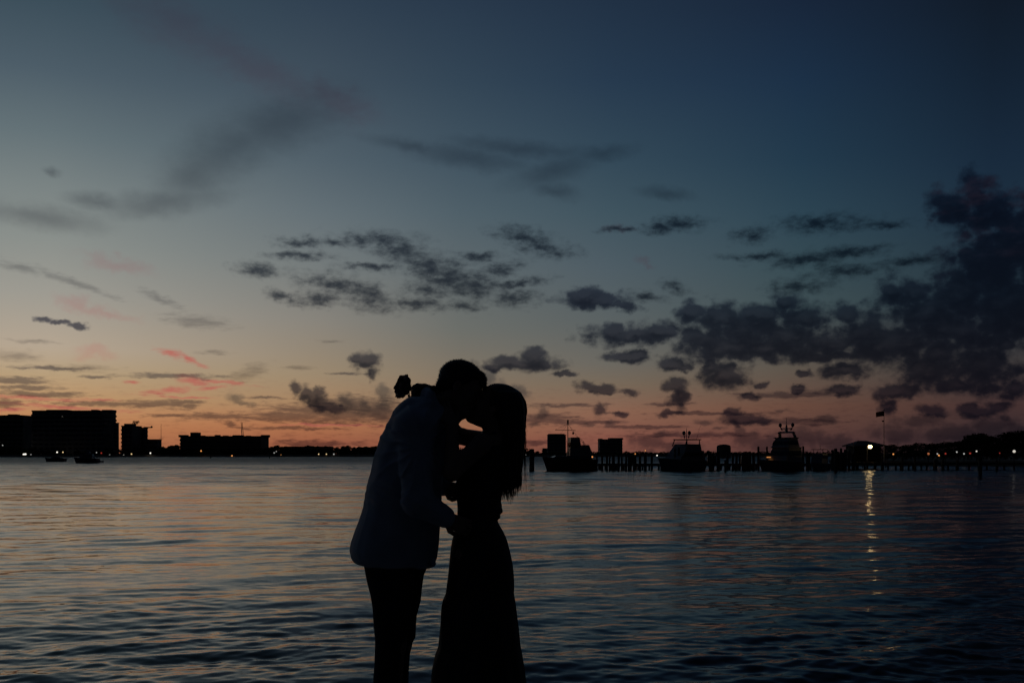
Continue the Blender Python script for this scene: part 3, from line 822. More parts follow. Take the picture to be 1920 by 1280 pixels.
def house(x0, x1, w, z0, z1, rf=.3, rb=.1, side=.08):
    return MB().hexa([(x0, -w, z0), (x1, -w, z0), (x1, w, z0), (x0, w, z0)],
                     [(x0 + rb, -w + side, z1), (x1 - rf, -w + side, z1), (x1 - rf, w - side, z1), (x0 + rb, w - side, z1)])
def rail(m, pts, h, r=.02):
    for p in pts: m.cyl(p, (p[0], p[1], p[2] + h), r, r, 5)
    for a, b in zip(pts[:-1], pts[1:]):
        for hh in (h, h * .55): m.cyl((a[0], a[1], a[2] + hh), (b[0], b[1], b[2] + hh), r, r, 5)
YM = 117.0
GBt = 'boats at the marina'
def boat(name, label, px, Y, rz, group=GBt):
    o = empty(name, (X(px, Y), Y, 0), rz); tag(o, label, 'boat', group); return o

# moored boat with crossed mast (bow to the left)
o = boat('motor_boat', 'round-bowed dark boat with a crossed mast, moored nearest the woman', 1066, YM, math.radians(180 + 8))
hull_mesh(6.3, 2.6, 1.35, 1.65, .6, .62).build('hull', M['redhull'], o)
house(-2.6, 2.2, 1.15, 1.3, 1.75, .5, .1).build('coaming', M['navyhull'], o)
house(-1.5, .05, .95, 1.7, 3.9, .2, .35).build('wheelhouse', M['gel'], o)
MB().box(-1.1, -.02, -.97, .97, 2.75, 3.3).build('wheelhouse_window', M['glass'], o)
house(-2.8, -1.3, .9, 1.7, 3.0, .1, .5).build('aft_cabin', M['gel'], o)
t_ = MB(); rail(t_, [(-2.9, -.9, 1.35), (-2.0, -.95, 3.0), (-1.2, -.9, 3.6)], .45, .025); t_.build('rail', M['metal'], o)
ms = MB().cyl((.08, 0, 1.6), (.08, 0, 5.65), .06, .04, 7).build('mast', M['metal'], o)
MB().cyl((-.85, 0, 4.72), (1.6, 0, 4.78), .035, .03, 6).build('crossarm', M['metal'], ms)
MB().box(.0, .16, -.1, .1, 5.45, 5.95).build('masthead_light', M['darkm'], ms)
MB().ball((-.55, 0, 4.4), (.12, .12, .16), 8, 6).build('hanging_block', M['darkm'], ms)
MB().ball((-3.05, -.9, 1.62), .11, 8, 6).build('deck_light', L['orange'], o)

rg = MB()
for a_, b_ in (((.08, 0, 5.5), (2.9, 0, 1.65)), ((.08, 0, 5.5), (-2.95, -.8, 1.4)), ((.08, 0, 5.5), (-2.95, .8, 1.4)), ((1.6, 0, 4.78), (.08, 0, 5.5))): rg.cyl(a_, b_, .012, .012, 4)
rg.build('rigging', M['metal'], o)
def dome_pair(o, x, z, dx_=.0, dy_=.38, r=.19):
    for s in (-1, 1):
        d_ = MB().ball((x + dx_, s * dy_, z), (r, r, r * 1.25), 14, 10).build('radar_dome', M['gel'], o, True)
        MB().cyl((x + dx_, s * dy_ * .7, z - .62), (x + dx_, s * dy_, z - .15), .07, .06, 6).build('dome_stalk', M['metal'], d_)

# yacht with two domes (left one)
o = boat('motor_yacht', 'motor yacht with open hardtop and two radar domes, left of the round house', 1278, YM + 1, math.radians(180 + 40))
hull_mesh(7.3, 2.9, 1.15, 1.5, .6, .42).build('hull', M['gel'], o).location.x = .5
house(-2.9, 1.9, 1.25, 1.1, 2.35, 1.2, .2).build('deckhouse', M['gel'], o)
house(-2.4, .7, 1.08, 2.35, 3.12, .6, .15).build('flybridge', M['gel'], o)
MB().hexa([(-2.4, -1.24, 1.7), (1.1, -1.24, 1.7), (1.1, 1.24, 1.7), (-2.4, 1.24, 1.7)], [(-2.4, -1.205, 2.15), (.75, -1.205, 2.15), (.75, 1.205, 2.15), (-2.4, 1.205, 2.15)]).build('window_band', M['glass'], o)
MB().box(-2.35, .25, -1.05, 1.05, 3.60, 3.72).build('hardtop', M['gel'], o)
for sx, sy in ((-2.1, -1), (-2.1, 1), (.15, -1), (.15, 1)):
    MB().cyl((sx + (.35 if sx > 0 else 0), sy * .98, 2.9), (sx, sy * .95, 3.62), .09, .06, 6).build('hardtop_post', M['metal'], o)
dome_pair(o, -.9, 4.45, 0, .42, .2)
MB().cyl((-.9, 0, 3.7), (-.9, 0, 4.95), .05, .03, 6).build('mast', M['metal'], o)
t_ = MB(); rail(t_, [(1.2, -1.15, 1.5), (2.2, -.8, 1.55), (3.1, 0, 1.6), (2.2, .8, 1.55), (1.2, 1.15, 1.5)], .5, .02); t_.build('bow_rail', M['metal'], o)
for sy in (-1, 1): MB().cyl((-1.6, sy * .9, 3.7), (-2.2, sy * 1.0, 5.3), .018, .008, 5).build('whip_aerial', M['metal'], o)
for z_, x_ in ((2.55, 1.9), (2.75, 1.2)):
    MB().cyl((x_, .6, 1.5), (x_, .6, z_), .12, .12, 7).build('ventilator', M['darkm'], o)
MB().ball((-.2, -1.25, 1.65), .12, 8, 6).build('deck_light', L['orange'], o)

# big yacht seen nearly bow-on
o = boat('motor_yacht', 'tallest motor yacht with stepped white decks, tall mast and two domes', 1464, YM + 1, math.radians(180 + 42))
hull_mesh(7.6, 2.9, 1.05, 1.3, .7, .40).build('hull', M['gel'], o).location.x = .75
house(-2.7, .9, 1.22, 1.1, 2.7, .9, .1).build('main_deckhouse', M['gel'], o)
house(-2.3, .35, 1.12, 2.7, 3.85, .75, .25, .16).build('upper_deckhouse', M['gel'], o)
MB().hexa([(-2.5, -1.235, 1.75), (.55, -1.235, 1.75), (.55, 1.235, 1.75), (-2.5, 1.235, 1.75)], [(-2.5, -1.2, 2.35), (.2, -1.2, 2.35), (.2, 1.2, 2.35), (-2.5, 1.2, 2.35)]).build('lower_window_band', M['glass'], o)
MB().hexa([(-2.0, -1.10, 3.05), (.17, -1.10, 3.05), (.17, 1.10, 3.05), (-2.0, 1.10, 3.05)], [(-2.0, -1.035, 3.5), (-.1, -1.035, 3.5), (-.1, 1.035, 3.5), (-2.0, 1.035, 3.5)]).build('upper_window_band', M['glass'], o)
MB().box(-2.5, .15, -1.3, 1.3, 2.66, 2.78).build('deck_edge', M['gel'], o)
MB().box(-2.1, -.2, -1.12, 1.12, 3.82, 3.92).build('deck_edge', M['gel'], o)
for sy in (-1, 1):
    MB().hexa([(-1.7, sy * 1.05 - .06, 3.9), (-1.2, sy * 1.05 - .06, 3.9), (-1.2, sy * 1.05 + .06, 3.9), (-1.7, sy * 1.05 + .06, 3.9)], [(-1.4, sy * .92 - .06, 4.5), (-1.0, sy * .92 - .06, 4.5), (-1.0, sy * .92 + .06, 4.5), (-1.4, sy * .92 + .06, 4.5)]).build('radar_arch_leg', M['gel'], o)
MB().hexa([(-1.55, -1.05, 4.44), (-.85, -1.05, 4.44), (-.85, 1.05, 4.44), (-1.55, 1.05, 4.44)], [(-1.4, -.9, 4.62), (-1.0, -.9, 4.62), (-1.0, .9, 4.62), (-1.4, .9, 4.62)]).build('radar_arch', M['gel'], o)
MB().cyl((-1.2, 0, 4.55), (-1.2, 0, 5.4), .2, .09, 8).build('mast', M['metal'], o)
MB().cyl((-1.2, 0, 5.4), (-1.2, 0, 6.25), .035, .02, 6).build('aerial', M['metal'], o)
dome_pair(o, -1.2, 5.4, 0, .85, .2)
MB().cyl((-1.2, -.8, 4.98), (-1.2, .8, 4.98), .06, .06, 6).build('dome_spreader', M['metal'], o)
t_ = MB(); rail(t_, [(1.4, -1.2, 1.2), (2.9, -.85, 1.25), (4.3, 0, 1.3), (2.9, .85, 1.25), (1.4, 1.2, 1.2)], .5, .02); t_.build('bow_rail', M['metal'], o)
MB().box(.8, 1.3, -1.1, -.85, 1.5, 1.62).build('deck_light', L['orange'], o)

# small cabin boat
o = boat('cabin_cruiser', 'small cabin boat moored right of the tallest yacht', 1536, YM, math.radians(180 + 50))
hull_mesh(3.6, 1.7, .75, .95, .4, .45).build('hull', M['gel'], o)
house(-1.0, .9, .68, .8, 2.0, .5, .1).build('cabin', M['gel'], o)
MB().box(-.95, .45, -.66, .66, 1.45, 1.85).build('window_band', M['glass'], o)
MB().box(-1.1, .5, -.74, .74, 2.45, 2.52).build('hardtop', M['gel'], o)
for sx, sy in ((-1.0, -.6), (-1.0, .6), (.3, -.55), (.3, .55)):
    MB().cyl((sx, sy, 1.9), (sx, sy, 2.46), .025, .025, 6).build('hardtop_post', M['metal'], o)
MB().cyl((-.3, 0, 2.5), (-.3, 0, 3.0), .03, .02, 6).build('aerial', M['metal'], o)

# two anchored boats on the left
GA = 'boats anchored off the left shore'
Ya = 2 * F / 15.2
o = boat('motor_launch', 'smaller anchored low boat on the left, further left', 103, Ya, math.radians(180), GA)
hull_mesh(X(123, Ya) - X(84, Ya), 1.9, .85, 1.05, .4, .4).build('hull', M['navyhull'], o)
house(-1.6, .6, .7, .85, 1.15, .3, .1).build('coaming', M['navyhull'], o)
MB().cyl((-.2, -.5, 1.1), (.1, -.5, 1.6), .03, .03, 5).build('windscreen_post', M['metal'], o)
t_ = MB(); rail(t_, [(.3, -.7, .9), (1.5, -.4, .95), (2.4, 0, 1.0)], .35, .02); t_.build('bow_rail', M['metal'], o)
Ya = 2 * F / 18.0
o = boat('cabin_cruiser', 'larger anchored cruiser with low cabin and stern platform on the left', 161, Ya, math.radians(180), GA)
hull_mesh(X(183, Ya) - X(137, Ya), 2.1, 1.0, 1.3, .45, .4).build('hull', M['navyhull'], o)
house(-1.7, 1.2, .8, .95, 1.95, 1.1, .3, .2).build('cabin', M['gel'], o)
MB().box(-1.2, .35, -.74, .74, 1.35, 1.72).build('window_band', M['glass'], o)
MB().box(-3.35, -2.35, -.85, .85, .18, .5).build('stern_platform', M['navyhull'], o)
house(-.9, .2, .55, 1.95, 2.45, .5, .1).build('flybridge', M['gel'], o)

# ------------------------------------------------------------------ docks, pilings, boathouse, flag
def dock(name, label, px0, px1, Y, z, legs, width=2.2):
    x0, x1 = X(px0, Y), X(px1, Y)
    o = empty(name, (x0, Y, 0)); Lk = x1 - x0
    nb = int(Lk / 0.34)
    MB().box(0, Lk, .04, .16, z - .3, z - .06).build('edge_beam', M['wood'], o)
    MB().box(0, Lk, width - .16, width - .04, z - .3, z - .06).build('edge_beam', M['wood'], o)
    pm = None
    dk = MB()
    for i in range(nb):
        a = Lk * i / nb; dk.box(a + .012, a + Lk / nb - .012, -.03, width, z - .055, z)
    d_ = dk.build('deck_boards', M['wood'], o); d_['kind'] = 'stuff'
    for p in legs:
        lx = X(p, Y) - x0
        for yy in (.02, width - .1):
            MB().cyl((lx, yy + .04, -1.5), (lx, yy + .04, z - .3), .13, .12, 8).build('pile_leg', M['wood'], o)
    tag(o, label, 'dock', 'docks of the marina')
    return o
dock('dock', 'long low timber dock behind the moored boats', 1092, 1600, 121, .78, [1098, 1109, 1117, 1126, 1138, 1148, 1158, 1170, 1183, 1197, 1209, 1222, 1240, 1262, 1290, 1318, 1337, 1352, 1368, 1384, 1402, 1418, 1450, 1490, 1530, 1560, 1575, 1592])
dock('dock', 'long low pier on the right reaching out of the picture', 1602, 2080, 121, .92, [1606, 1622, 1640, 1656, 1680, 1704, 1728, 1754, 1768, 1795, 1835, 1869, 1902, 1950, 2000, 2050], 2.6)
pil = []
PL = [(997,841.5,117,5.0),(1129,853,119,2.2),(1138,852,119,2.2),(1150,850,119,3.2),(1160,852,119,2.4),(1174,852,119,2.2),(1179,851,119,2.2),(1189,853,119,2.6),(1210,852,119,3.0),
      (1222,850,119,2.2),(1332,846,119,3.0),(1347,847,119,3.4),(1374,849,119,2.2),(1381,848,119,2.6),(1393,848,119,2.6),(1398,846,119,2.6),(1406,846,119,2.6),(1413,847,119,2.8),(1422,836.5,119,2.2),(1438,837,121.5,1.8),
      (1496,834,120,2.2),(1506,836,120,1.9),(1513,846,120,2.0),(1561,843,120,2.6),(1567,840.5,104,3.2),(1577,840,120,2.4),(1585,842,120,2.8),(1592,846,120,2.4),
      (1360,862,108,2.2),(1654,848,120,2.4),(1692,856,120,2.2),(1716,857,120,2.4),(1754,862,119.5,3.2),(1768,860,119.5,3.0),(1795,862,119.5,3.0),(1838,856,90,3.6),(1869,862,112,2.4)]
PL += [(1119,855,119,1.8),(1143,856,119.5,1.8),(1166,855,119.5,2.0),(1200,854,119.5,2.4),(1337,850,119.5,2.0),(1364,850,119.5,2.2),(1387,852,119.5,1.8),(1402,850,119.5,2.0),(1517,852,120,2.4),(1549,850,120,2.2),(1571,846,120.5,2.8),(1582,848,120.5,3.0),(1600,850,121,3.2)]
PL.sort()
proto = None
for i, (px, py, Y, wpx) in enumerate(PL):
    ztop = Zh(py, Y); r = wpx / F * Y
    if proto is None:
        proto = MB().tube([(0, 0, 0), (0, 0, .4), (0, 0, .8), (0, 0, .985), (0, 0, 1)], [1.0, .98, .93, .93, .8], 9).build('piling', M['wood'])
        po = proto
    else:
        po = proto.copy(); COL.objects.link(po)
    po.location = (X(px, Y), Y, -1.5); po.scale = (r, r, ztop + 1.5)
    pil.append(po)
    if i == 0: lb = 'lone thick wooden piling standing in the water beside the woman\'s hair'
    elif px == 1838: lb = 'thick piling standing nearest in the water at the right'
    elif px == 1567: lb = 'near piling standing in front of the dock, left of the boathouse'
    elif px == 1360: lb = 'short near piling standing in the water below the round house'
    elif px < 1235: lb = f'wooden piling of the dock left of the two-domed yacht, {ORD[sum(1 for q_ in PL[1:i] if q_[0] < 1235)]} from the left'
    elif px < 1440: lb = f'wooden piling between the two yachts, {ORD[sum(1 for q_ in PL[:i] if 1235 < q_[0] < 1440 and q_[0] != 1360)]} from the left'
    elif px <= 1600: lb = f'wooden piling between the tallest yacht and the boathouse, {ORD[sum(1 for q_ in PL[:i] if 1440 < q_[0] <= 1600 and q_[0] != 1567)]} from the left'
    else: lb = f'wooden piling along the right-hand pier, {ORD[sum(1 for q_ in PL[:i] if q_[0] > 1600 and q_[0] != 1838)]} from the left'
    tag(po, lb, 'piling', 'mooring pilings of the marina')
for px, lb in ((395, 'tiny post in the water before the long apartment block'), (505.5, 'tiny post in the water off the right end of the long apartment block')):
    po = proto.copy(); COL.objects.link(po); Y = 2 * F / 8.6
    po.location = (X(px, Y), Y, -1.5); po.scale = (.28, .28, Zh(856, Y) + 1.5)
    tag(po, lb, 'piling', 'marker posts off the far shore')

for px, wv, hv_, lb in ((1186, .9, .95, 'low dock box on the dock left of the two-domed yacht'), (1334, 1.1, 1.05, 'dark dock box on the dock right of the two-domed yacht'),
                       (1395, .8, .9, 'low dock box between the pilings near the tallest yacht'), (1575, 1.3, 1.2, 'dark dock box left of the boathouse')):
    o = empty('dock_box', (X(px, 122), 121.9, .782))
    MB().hexa([(-wv / 2, -.3, 0), (wv / 2, -.3, 0), (wv / 2, .3, 0), (-wv / 2, .3, 0)], [(-wv / 2 + .04, -.27, hv_ * .8), (wv / 2 - .04, -.27, hv_ * .8), (wv / 2 - .04, .27, hv_ * .8), (-wv / 2 + .04, .27, hv_ * .8)]).build('body', M['darkm'], o)
    MB().hexa([(-wv / 2, -.32, hv_ * .803), (wv / 2, -.32, hv_ * .803), (wv / 2, .32, hv_ * .803), (-wv / 2, .32, hv_ * .803)], [(-wv / 2 + .05, -.2, hv_), (wv / 2 - .05, -.2, hv_), (wv / 2 - .05, .3, hv_), (-wv / 2 + .05, .3, hv_)]).build('lid', M['darkm'], o)
    tag(o, lb, 'dock box', 'boxes on the dock')
Yb = 131.0
bh = empty('boathouse', (X(1630, Yb), Yb, .9))
hw = X(1654, Yb) - X(1630, Yb)
zE, zR = Zh(834.5, Yb) - .9, Zh(825.5, Yb) - .9
xl, xr_ = X(1600, Yb) - X(1630, Yb), X(1662, Yb) - X(1630, Yb)
rx0, rx1 = X(1619, Yb) - X(1630, Yb), X(1634, Yb) - X(1630, Yb)
rf = MB().add([(xl, -.4, zE), (xr_, -.4, zE), (xr_, 4.4, zE), (xl, 4.4, zE), (rx0, 2, zR), (rx1, 2, zR), (xl, -.4, zE - .14), (xr_, -.4, zE - .14), (xr_, 4.4, zE - .14), (xl, 4.4, zE - .14)],
              [(0, 1, 5, 4), (1, 2, 5), (2, 3, 4, 5), (3, 0, 4), (6, 7, 1, 0), (7, 8, 2, 1), (8, 9, 3, 2), (9, 6, 0, 3), (9, 8, 7, 6)])
rf.build('roof', M['roofm'], bh)
MB().box(xl + .35, xr_ - .5, .6, 4.0, -.1, zE - .14).build('wall', M['darkwood'], bh)
for fx in (xl + .12, -.9, .7, xr_ - .15):
    MB().cyl((fx, -.15, -.8), (fx, -.15, zE - .15), .08, .08, 7).build('post', M['darkwood'], bh)
for fx in (-1.2, .5): MB().box(fx, fx + .7, .54, .66, .5, 1.3).build('window', M['glass'], bh)
MB().box(-.45, .2, .55, .66, 0.02, 1.45).build('door', M['glass'], bh)
tag(bh, 'dark hip-roofed boathouse on the pier behind the brightest lamp', 'boathouse')
YLp = 122.5
big = empty('pier_lamp', (X(1631.5, YLp), YLp, .92))
zl = Zh(836.8, YLp) - .92
MB().tube([(0, 1.0, -.02), (0, 1.0, zl + .12), (0, .7, zl + .3), (0, .1, zl + .26)], [.05, .045, .035, .03], 7).build('post', M['darkm'], big)
MB().cyl((0, 0, zl + .12), (0, 0, zl + .3), .19, .07, 10).build('lamp_shade', M['darkm'], big)
MB().ball((0, 0, zl), .22, 14, 10).build('lamp_globe', L['big'], big, True)
tag(big, 'brightest warm lamp in front of the boathouse, glittering on the water', 'lamp')

Yfl = 124.2
fp = empty('flagpole', (X(1657.5, Yfl), Yfl, .92))
zt = Zh(769, Yfl) - .92
MB().cyl((0, 0, -.05), (0, 0, zt), .055, .03, 8).build('pole', M['metal'], fp)
MB().ball((0, 0, zt + .05), .07, 8, 6).build('finial', M['metal'], fp)
MB().ball((-.12, 0, zt - 1.35), (.16, .06, .1), 8, 6).build('halyard_knot', M['darkm'], fp)
fl = MB(); nx, nz = 14, 7
for i in range(nx + 1):
    for j in range(nz + 1):
        s = i / nx; fl.v.append((-s * .98, .1 * math.sin(s * 7 + j * .3) * s, zt - .1 - j / nz * (.62) - .10 * s + .03 * math.sin(s * 5) * s))
for i in range(nx):
    for j in range(nz): fl.f.append((i * (nz + 1) + j, i * (nz + 1) + j + 1, (i + 1) * (nz + 1) + j + 1, (i + 1) * (nz + 1) + j))
tag(fp, 'tall thin flagpole right of the boathouse', 'flagpole')
fo = fl.build('flag', M['flag'], None, True); fo.location = fp.location
tag(fo, 'dark flag blowing left from the top of the flagpole', 'flag')

# ------------------------------------------------------------------ the couple
Y0 = 4.40
S = Y0 / F
def B(px, py, dy=0.0):
    return np.array(P(px, py, Y0 + dy))
def bx(px): return (px - CX) * S
def bz(py): return CAMH + (HY - py) * S

class SDF:
    def __init__(s): s.pr = []
    def cone(s, a, b, ra, rb=None, k=0.02, sub=False):
        rb = ra if rb is None else rb
        a = np.asarray(a, float); b = np.asarray(b, float)
        r = max(ra, rb)
        lo = np.minimum(a, b) - r; hi = np.maximum(a, b) + r
        ab = b - a; q = max(float(ab @ ab), 1e-9)
        def f(p):
            t = np.clip(((p[0] - a[0]) * ab[0] + (p[1] - a[1]) * ab[1] + (p[2] - a[2]) * ab[2]) / q, 0, 1)
            return np.sqrt((p[0] - a[0] - t * ab[0]) ** 2 + (p[1] - a[1] - t * ab[1]) ** 2 + (p[2] - a[2] - t * ab[2]) ** 2) - (ra + (rb - ra) * t)
        s.pr.append((f, lo, hi, k, sub)); return s
    def chain(s, pts, rs, k=0.02):
        for i in range(len(pts) - 1): s.cone(pts[i], pts[i + 1], rs[i], rs[i + 1], k)
        return s
    def ell(s, c, r, R=None, k=0.02, sub=False, cut=None):
        c = np.asarray(c, float); r = np.asarray(r, float)
        R = np.eye(3) if R is None else np.asarray(R, float)   # columns = local axes
        m = float(r.max())
        def f(p):
            d = [p[i] - c[i] for i in range(3)]
            l = [(d[0] * R[0, j] + d[1] * R[1, j] + d[2] * R[2, j]) for j in range(3)]
            k0 = np.sqrt(sum((l[j] / r[j]) ** 2 for j in range(3)))
            k1 = np.sqrt(sum((l[j] / r[j] ** 2) ** 2 for j in range(3))) + 1e-9
            v = k0 * (k0 - 1) / k1
            if cut is not None:
                v = np.maximum(v, cut(l, p))
            return v
        s.pr.append((f, c - m, c + m, k, sub)); return s
    def stack(s, rows, k=0.02, disp=None, cy=0.0):
        """rows: (py, left px, right px, half depth[, centre depth offset])"""
        rows = sorted(rows, key=lambda r: -r[0])
        z = np.array([bz(r[0]) for r in rows]); xl = np.array([bx(r[1]) for r in rows]); xr = np.array([bx(r[2]) for r in rows])
        ry = np.array([r[3] for r in rows]); yc = np.array([(r[4] if len(r) > 4 else cy) for r in rows]) + Y0
        lo = np.array([xl.min() - .03, (yc - ry).min() - .03, z.min()]); hi = np.array([xr.max() + .03, (yc + ry).max() + .03, z.max()])
        def f(p):
            Zp = np.clip(p[2], z[0], z[-1])
            a = np.interp(Zp, z, xl); b = np.interp(Zp, z, xr); d = np.interp(Zp, z, ry); c = np.interp(Zp, z, yc)
            cx = (a + b) / 2; rx = (b - a) / 2
            ux = (p[0] - cx); uy = (p[1] - c)
            k0 = np.sqrt((ux / rx) ** 2 + (uy / d) ** 2); k1 = np.sqrt((ux / rx ** 2) ** 2 + (uy / d ** 2) ** 2) + 1e-6
            v = np.where(k0 < 0.3, -np.minimum(rx, d) * (1 - k0), k0 * (k0 - 1) / k1)
            if disp is not None: v = v + disp(p, np.arctan2(uy / d, ux / rx), ux, uy)
            return np.maximum(v, np.maximum(p[2] - z[-1], z[0] - p[2]))
        s.pr.append((f, lo, hi, k, False)); return s
    def mesh(s, name, h, m, parent=None, post=None):
        lo = np.min([q[1] for q in s.pr if not q[4]], 0) - 3 * h; hi = np.max([q[2] for q in s.pr if not q[4]], 0) + 3 * h
        n = np.ceil((hi - lo) / h).astype(int) + 1
        ax = [(lo[i] + h * np.arange(n[i])).astype(np.float32) for i in range(3)]
        D = np.full(n, 0.5, np.float32)
        for f, a, b, k, sub in s.pr:
            mg = k + 3 * h
            i0 = np.clip(np.floor((a - mg - lo) / h).astype(int), 0, n - 1); i1 = np.clip(np.ceil((b + mg - lo) / h).astype(int) + 1, 1, n)
            if np.any(i1 <= i0): continue
            sl = tuple(slice(i0[j], i1[j]) for j in range(3))
            p = np.meshgrid(*[ax[j][sl[j]] for j in range(3)], indexing='ij', sparse=False)
            d = f(p).astype(np.float32); c = D[sl]
            if sub:
                d = -d; hh = np.maximum(k - np.abs(c - d), 0) / max(k, 1e-6); D[sl] = np.maximum(c, d) + hh * hh * k * .25
            else:
                hh = np.maximum(k - np.abs(c - d), 0) / max(k, 1e-6); D[sl] = np.minimum(c, d) - hh * hh * k * .25
        if post is not None: D = post(D, ax)
        D[0] = D[-1] = .5; D[:, 0] = D[:, -1] = .5; D[:, :, 0] = D[:, :, -1] = .5
        V, Q = surface_nets(D, lo, h)
        return np_mesh(name, V, Q, m, parent)

def surface_nets(D, lo, h):
    ins = D < 0
    cs = [(i, j, k) for i in (0, 1) for j in (0, 1) for k in (0, 1)]
    n = np.array(D.shape) - 1
    cnt = np.zeros(n, np.uint8)
    for c in cs: cnt += ins[c[0]:c[0] + n[0], c[1]:c[1] + n[1], c[2]:c[2] + n[2]]
    act = (cnt > 0) & (cnt < 8)
    idx = np.argwhere(act)
    ids = np.full(n, -1, np.int32); ids[act] = np.arange(len(idx))
    acc = np.zeros((len(idx), 3)); num = np.zeros(len(idx))
    for a in cs:
        for ax in range(3):
            if a[ax]: continue
            b = list(a); b[ax] = 1
            da = D[idx[:, 0] + a[0], idx[:, 1] + a[1], idx[:, 2] + a[2]]; db = D[idx[:, 0] + b[0], idx[:, 1] + b[1], idx[:, 2] + b[2]]
            x = (da < 0) != (db < 0)
            t = np.where(x, da / np.where(x, da - db, 1), 0)
            p = np.array(a, float)[None, :].repeat(len(idx), 0); p[:, ax] += t
            acc[x] += p[x]; num += x
    V = (idx + acc / num[:, None]) * h + lo
    Q = []
    for ax in range(3):
        o1, o2 = (ax + 1) % 3, (ax + 2) % 3
        sa = [slice(None)] * 3; sb = [slice(None)] * 3
        sa[ax] = slice(0, -1); sb[ax] = slice(1, None)
        A = ins[tuple(sa)]; Bm = ins[tuple(sb)]
        e = np.argwhere(A != Bm)
        ok = (e[:, o1] > 0) & (e[:, o2] > 0) & (e[:, o1] < n[o1]) & (e[:, o2] < n[o2]); e = e[ok]
        def cell(d1, d2):
            q = e.copy(); q[:, o1] += d1; q[:, o2] += d2
            return ids[q[:, 0], q[:, 1], q[:, 2]]
        quad = np.stack([cell(-1, -1), cell(0, -1), cell(0, 0), cell(-1, 0)], 1)
        flip = ~A[e[:, 0], e[:, 1], e[:, 2]]
        quad[flip] = quad[flip][:, ::-1]
        Q.append(quad)
    Q = np.concatenate(Q); Q = Q[(Q >= 0).all(1)]
    return V, Q

def frame(f, u):
    f = np.asarray(f, float); f /= np.linalg.norm(f); u = np.asarray(u, float); u -= f * (u @ f); u /= np.linalg.norm(u)
    return np.stack([f, np.cross(u, f), u], 1)      # columns: forward, side, up
def head(sd, c, R, k):
    c = np.asarray(c, float)
    T = lambda x, y, z: c + R @ (np.array([x, y, z]) * k)
    E = lambda x, y, z, r, kk=.02: sd.ell(T(x, y, z), np.array(r) * k, R, kk)
    E(-.012, 0, .04, (.098, .076, .086)); E(.025, 0, -.025, (.066, .060, .085), .03)
    for s in (-1, 1):
        sd.cone(T(-.01, s * .045, -.05), T(.058, s * .018, -.092), .022 * k, .017 * k, .02)
        sd.cone(T(.074, s * .038, .034), T(.086, s * .012, .031), .010 * k, .010 * k, .015)
        E(.055, s * .038, -.02, (.028, .026, .03))
        sd.ell(T(.083, s * .031, .012), np.array((.013, .016, .011)) * k, R, .012, True)
        E(.072, s * .031, .013, (.0125, .0125, .0125), .003)
        E(-.008, s * .078, -.004, (.018, .007, .03), .006); E(-.014, s * .084, .006, (.012, .004, .022), .004)
        E(.096, s * .009, -.027, (.009, .007, .006), .006)
    E(.072, 0, -.092, (.020, .024, .018)); sd.cone(T(.088, 0, .022), T(.112, 0, -.020), .007 * k, .0115 * k, .012)
    E(.088, 0, -.050, (.010, .024, .0065), .006); E(.086, 0, -.061, (.010, .020, .0075), .006)
    sd.cone(T(.0, 0, -.06), T(.06, 0, -.088), .03 * k, .02 * k, .03)
    return T
def hand(sd, w, d, nrm, size=1.0, curl=(.35, .5, .55, .6), thumb=1):
    """w wrist, d pointing direction, nrm palm-facing direction"""
    w = np.asarray(w, float); d = np.asarray(d, float); d /= np.linalg.norm(d)
    nrm = np.asarray(nrm, float); nrm -= d * (nrm @ d); nrm /= np.linalg.norm(nrm)
    sdv = np.cross(nrm, d) * thumb
    R = np.stack([d, sdv, nrm], 1)
    T = lambda a, b, c: w + R @ (np.array([a, b, c]) * size)
    for b, l in ((.028, .088), (.010, .092), (-.009, .088), (-.027, .080)):
        sd.cone(T(.005, b * .6, 0), T(l, b, 0), .014 * size, .0115 * size, .012)
    for (b, l0, ln), cu in zip(((.029, .088, (.040, .024, .018)), (.010, .093, (.045, .028, .019)), (-.009, .089, (.041, .026, .018)), (-.027, .081, (.032, .020, .016))), curl):
        p = T(l0, b, 0); a = 0.0; r = .0092 * size
        for q_, l in enumerate(ln):
            a += cu * (1.0 if q_ else .7)
            nx_ = p + R @ (np.array([math.cos(a) * l, b * .12 * (1 if q_ == 0 else 0), math.sin(a) * l]) * size)
            sd.cone(p, nx_, r, r * .9, .004); p = nx_; r *= .9
    p0 = T(.02, .022, .004); p1 = T(.052, .047, .016); p2 = T(.080, .052, .026); p3 = T(.101, .047, .034)
    sd.cone(p0, p1, .015 * size, .0115 * size, .01); sd.cone(p1, p2, .0108 * size, .0098 * size, .004); sd.cone(p2, p3, .0098 * size, .0085 * size, .004)
    return T

def wr(p, sc, seed=0.0):
    """cheap smooth 3-D wrinkle noise"""
    x, y, z = p[0] * sc[0] + seed, p[1] * sc[1] - seed, p[2] * sc[2] + seed * .7
    return (np.sin(x + 1.7 * np.sin(y * .9 + z * .6)) + np.sin(y * 1.3 - z * .8 + 1.4 * np.sin(x * .7)) + np.sin(z * 1.1 + x * .5 + 1.2 * np.sin(y * 1.1))) / 3

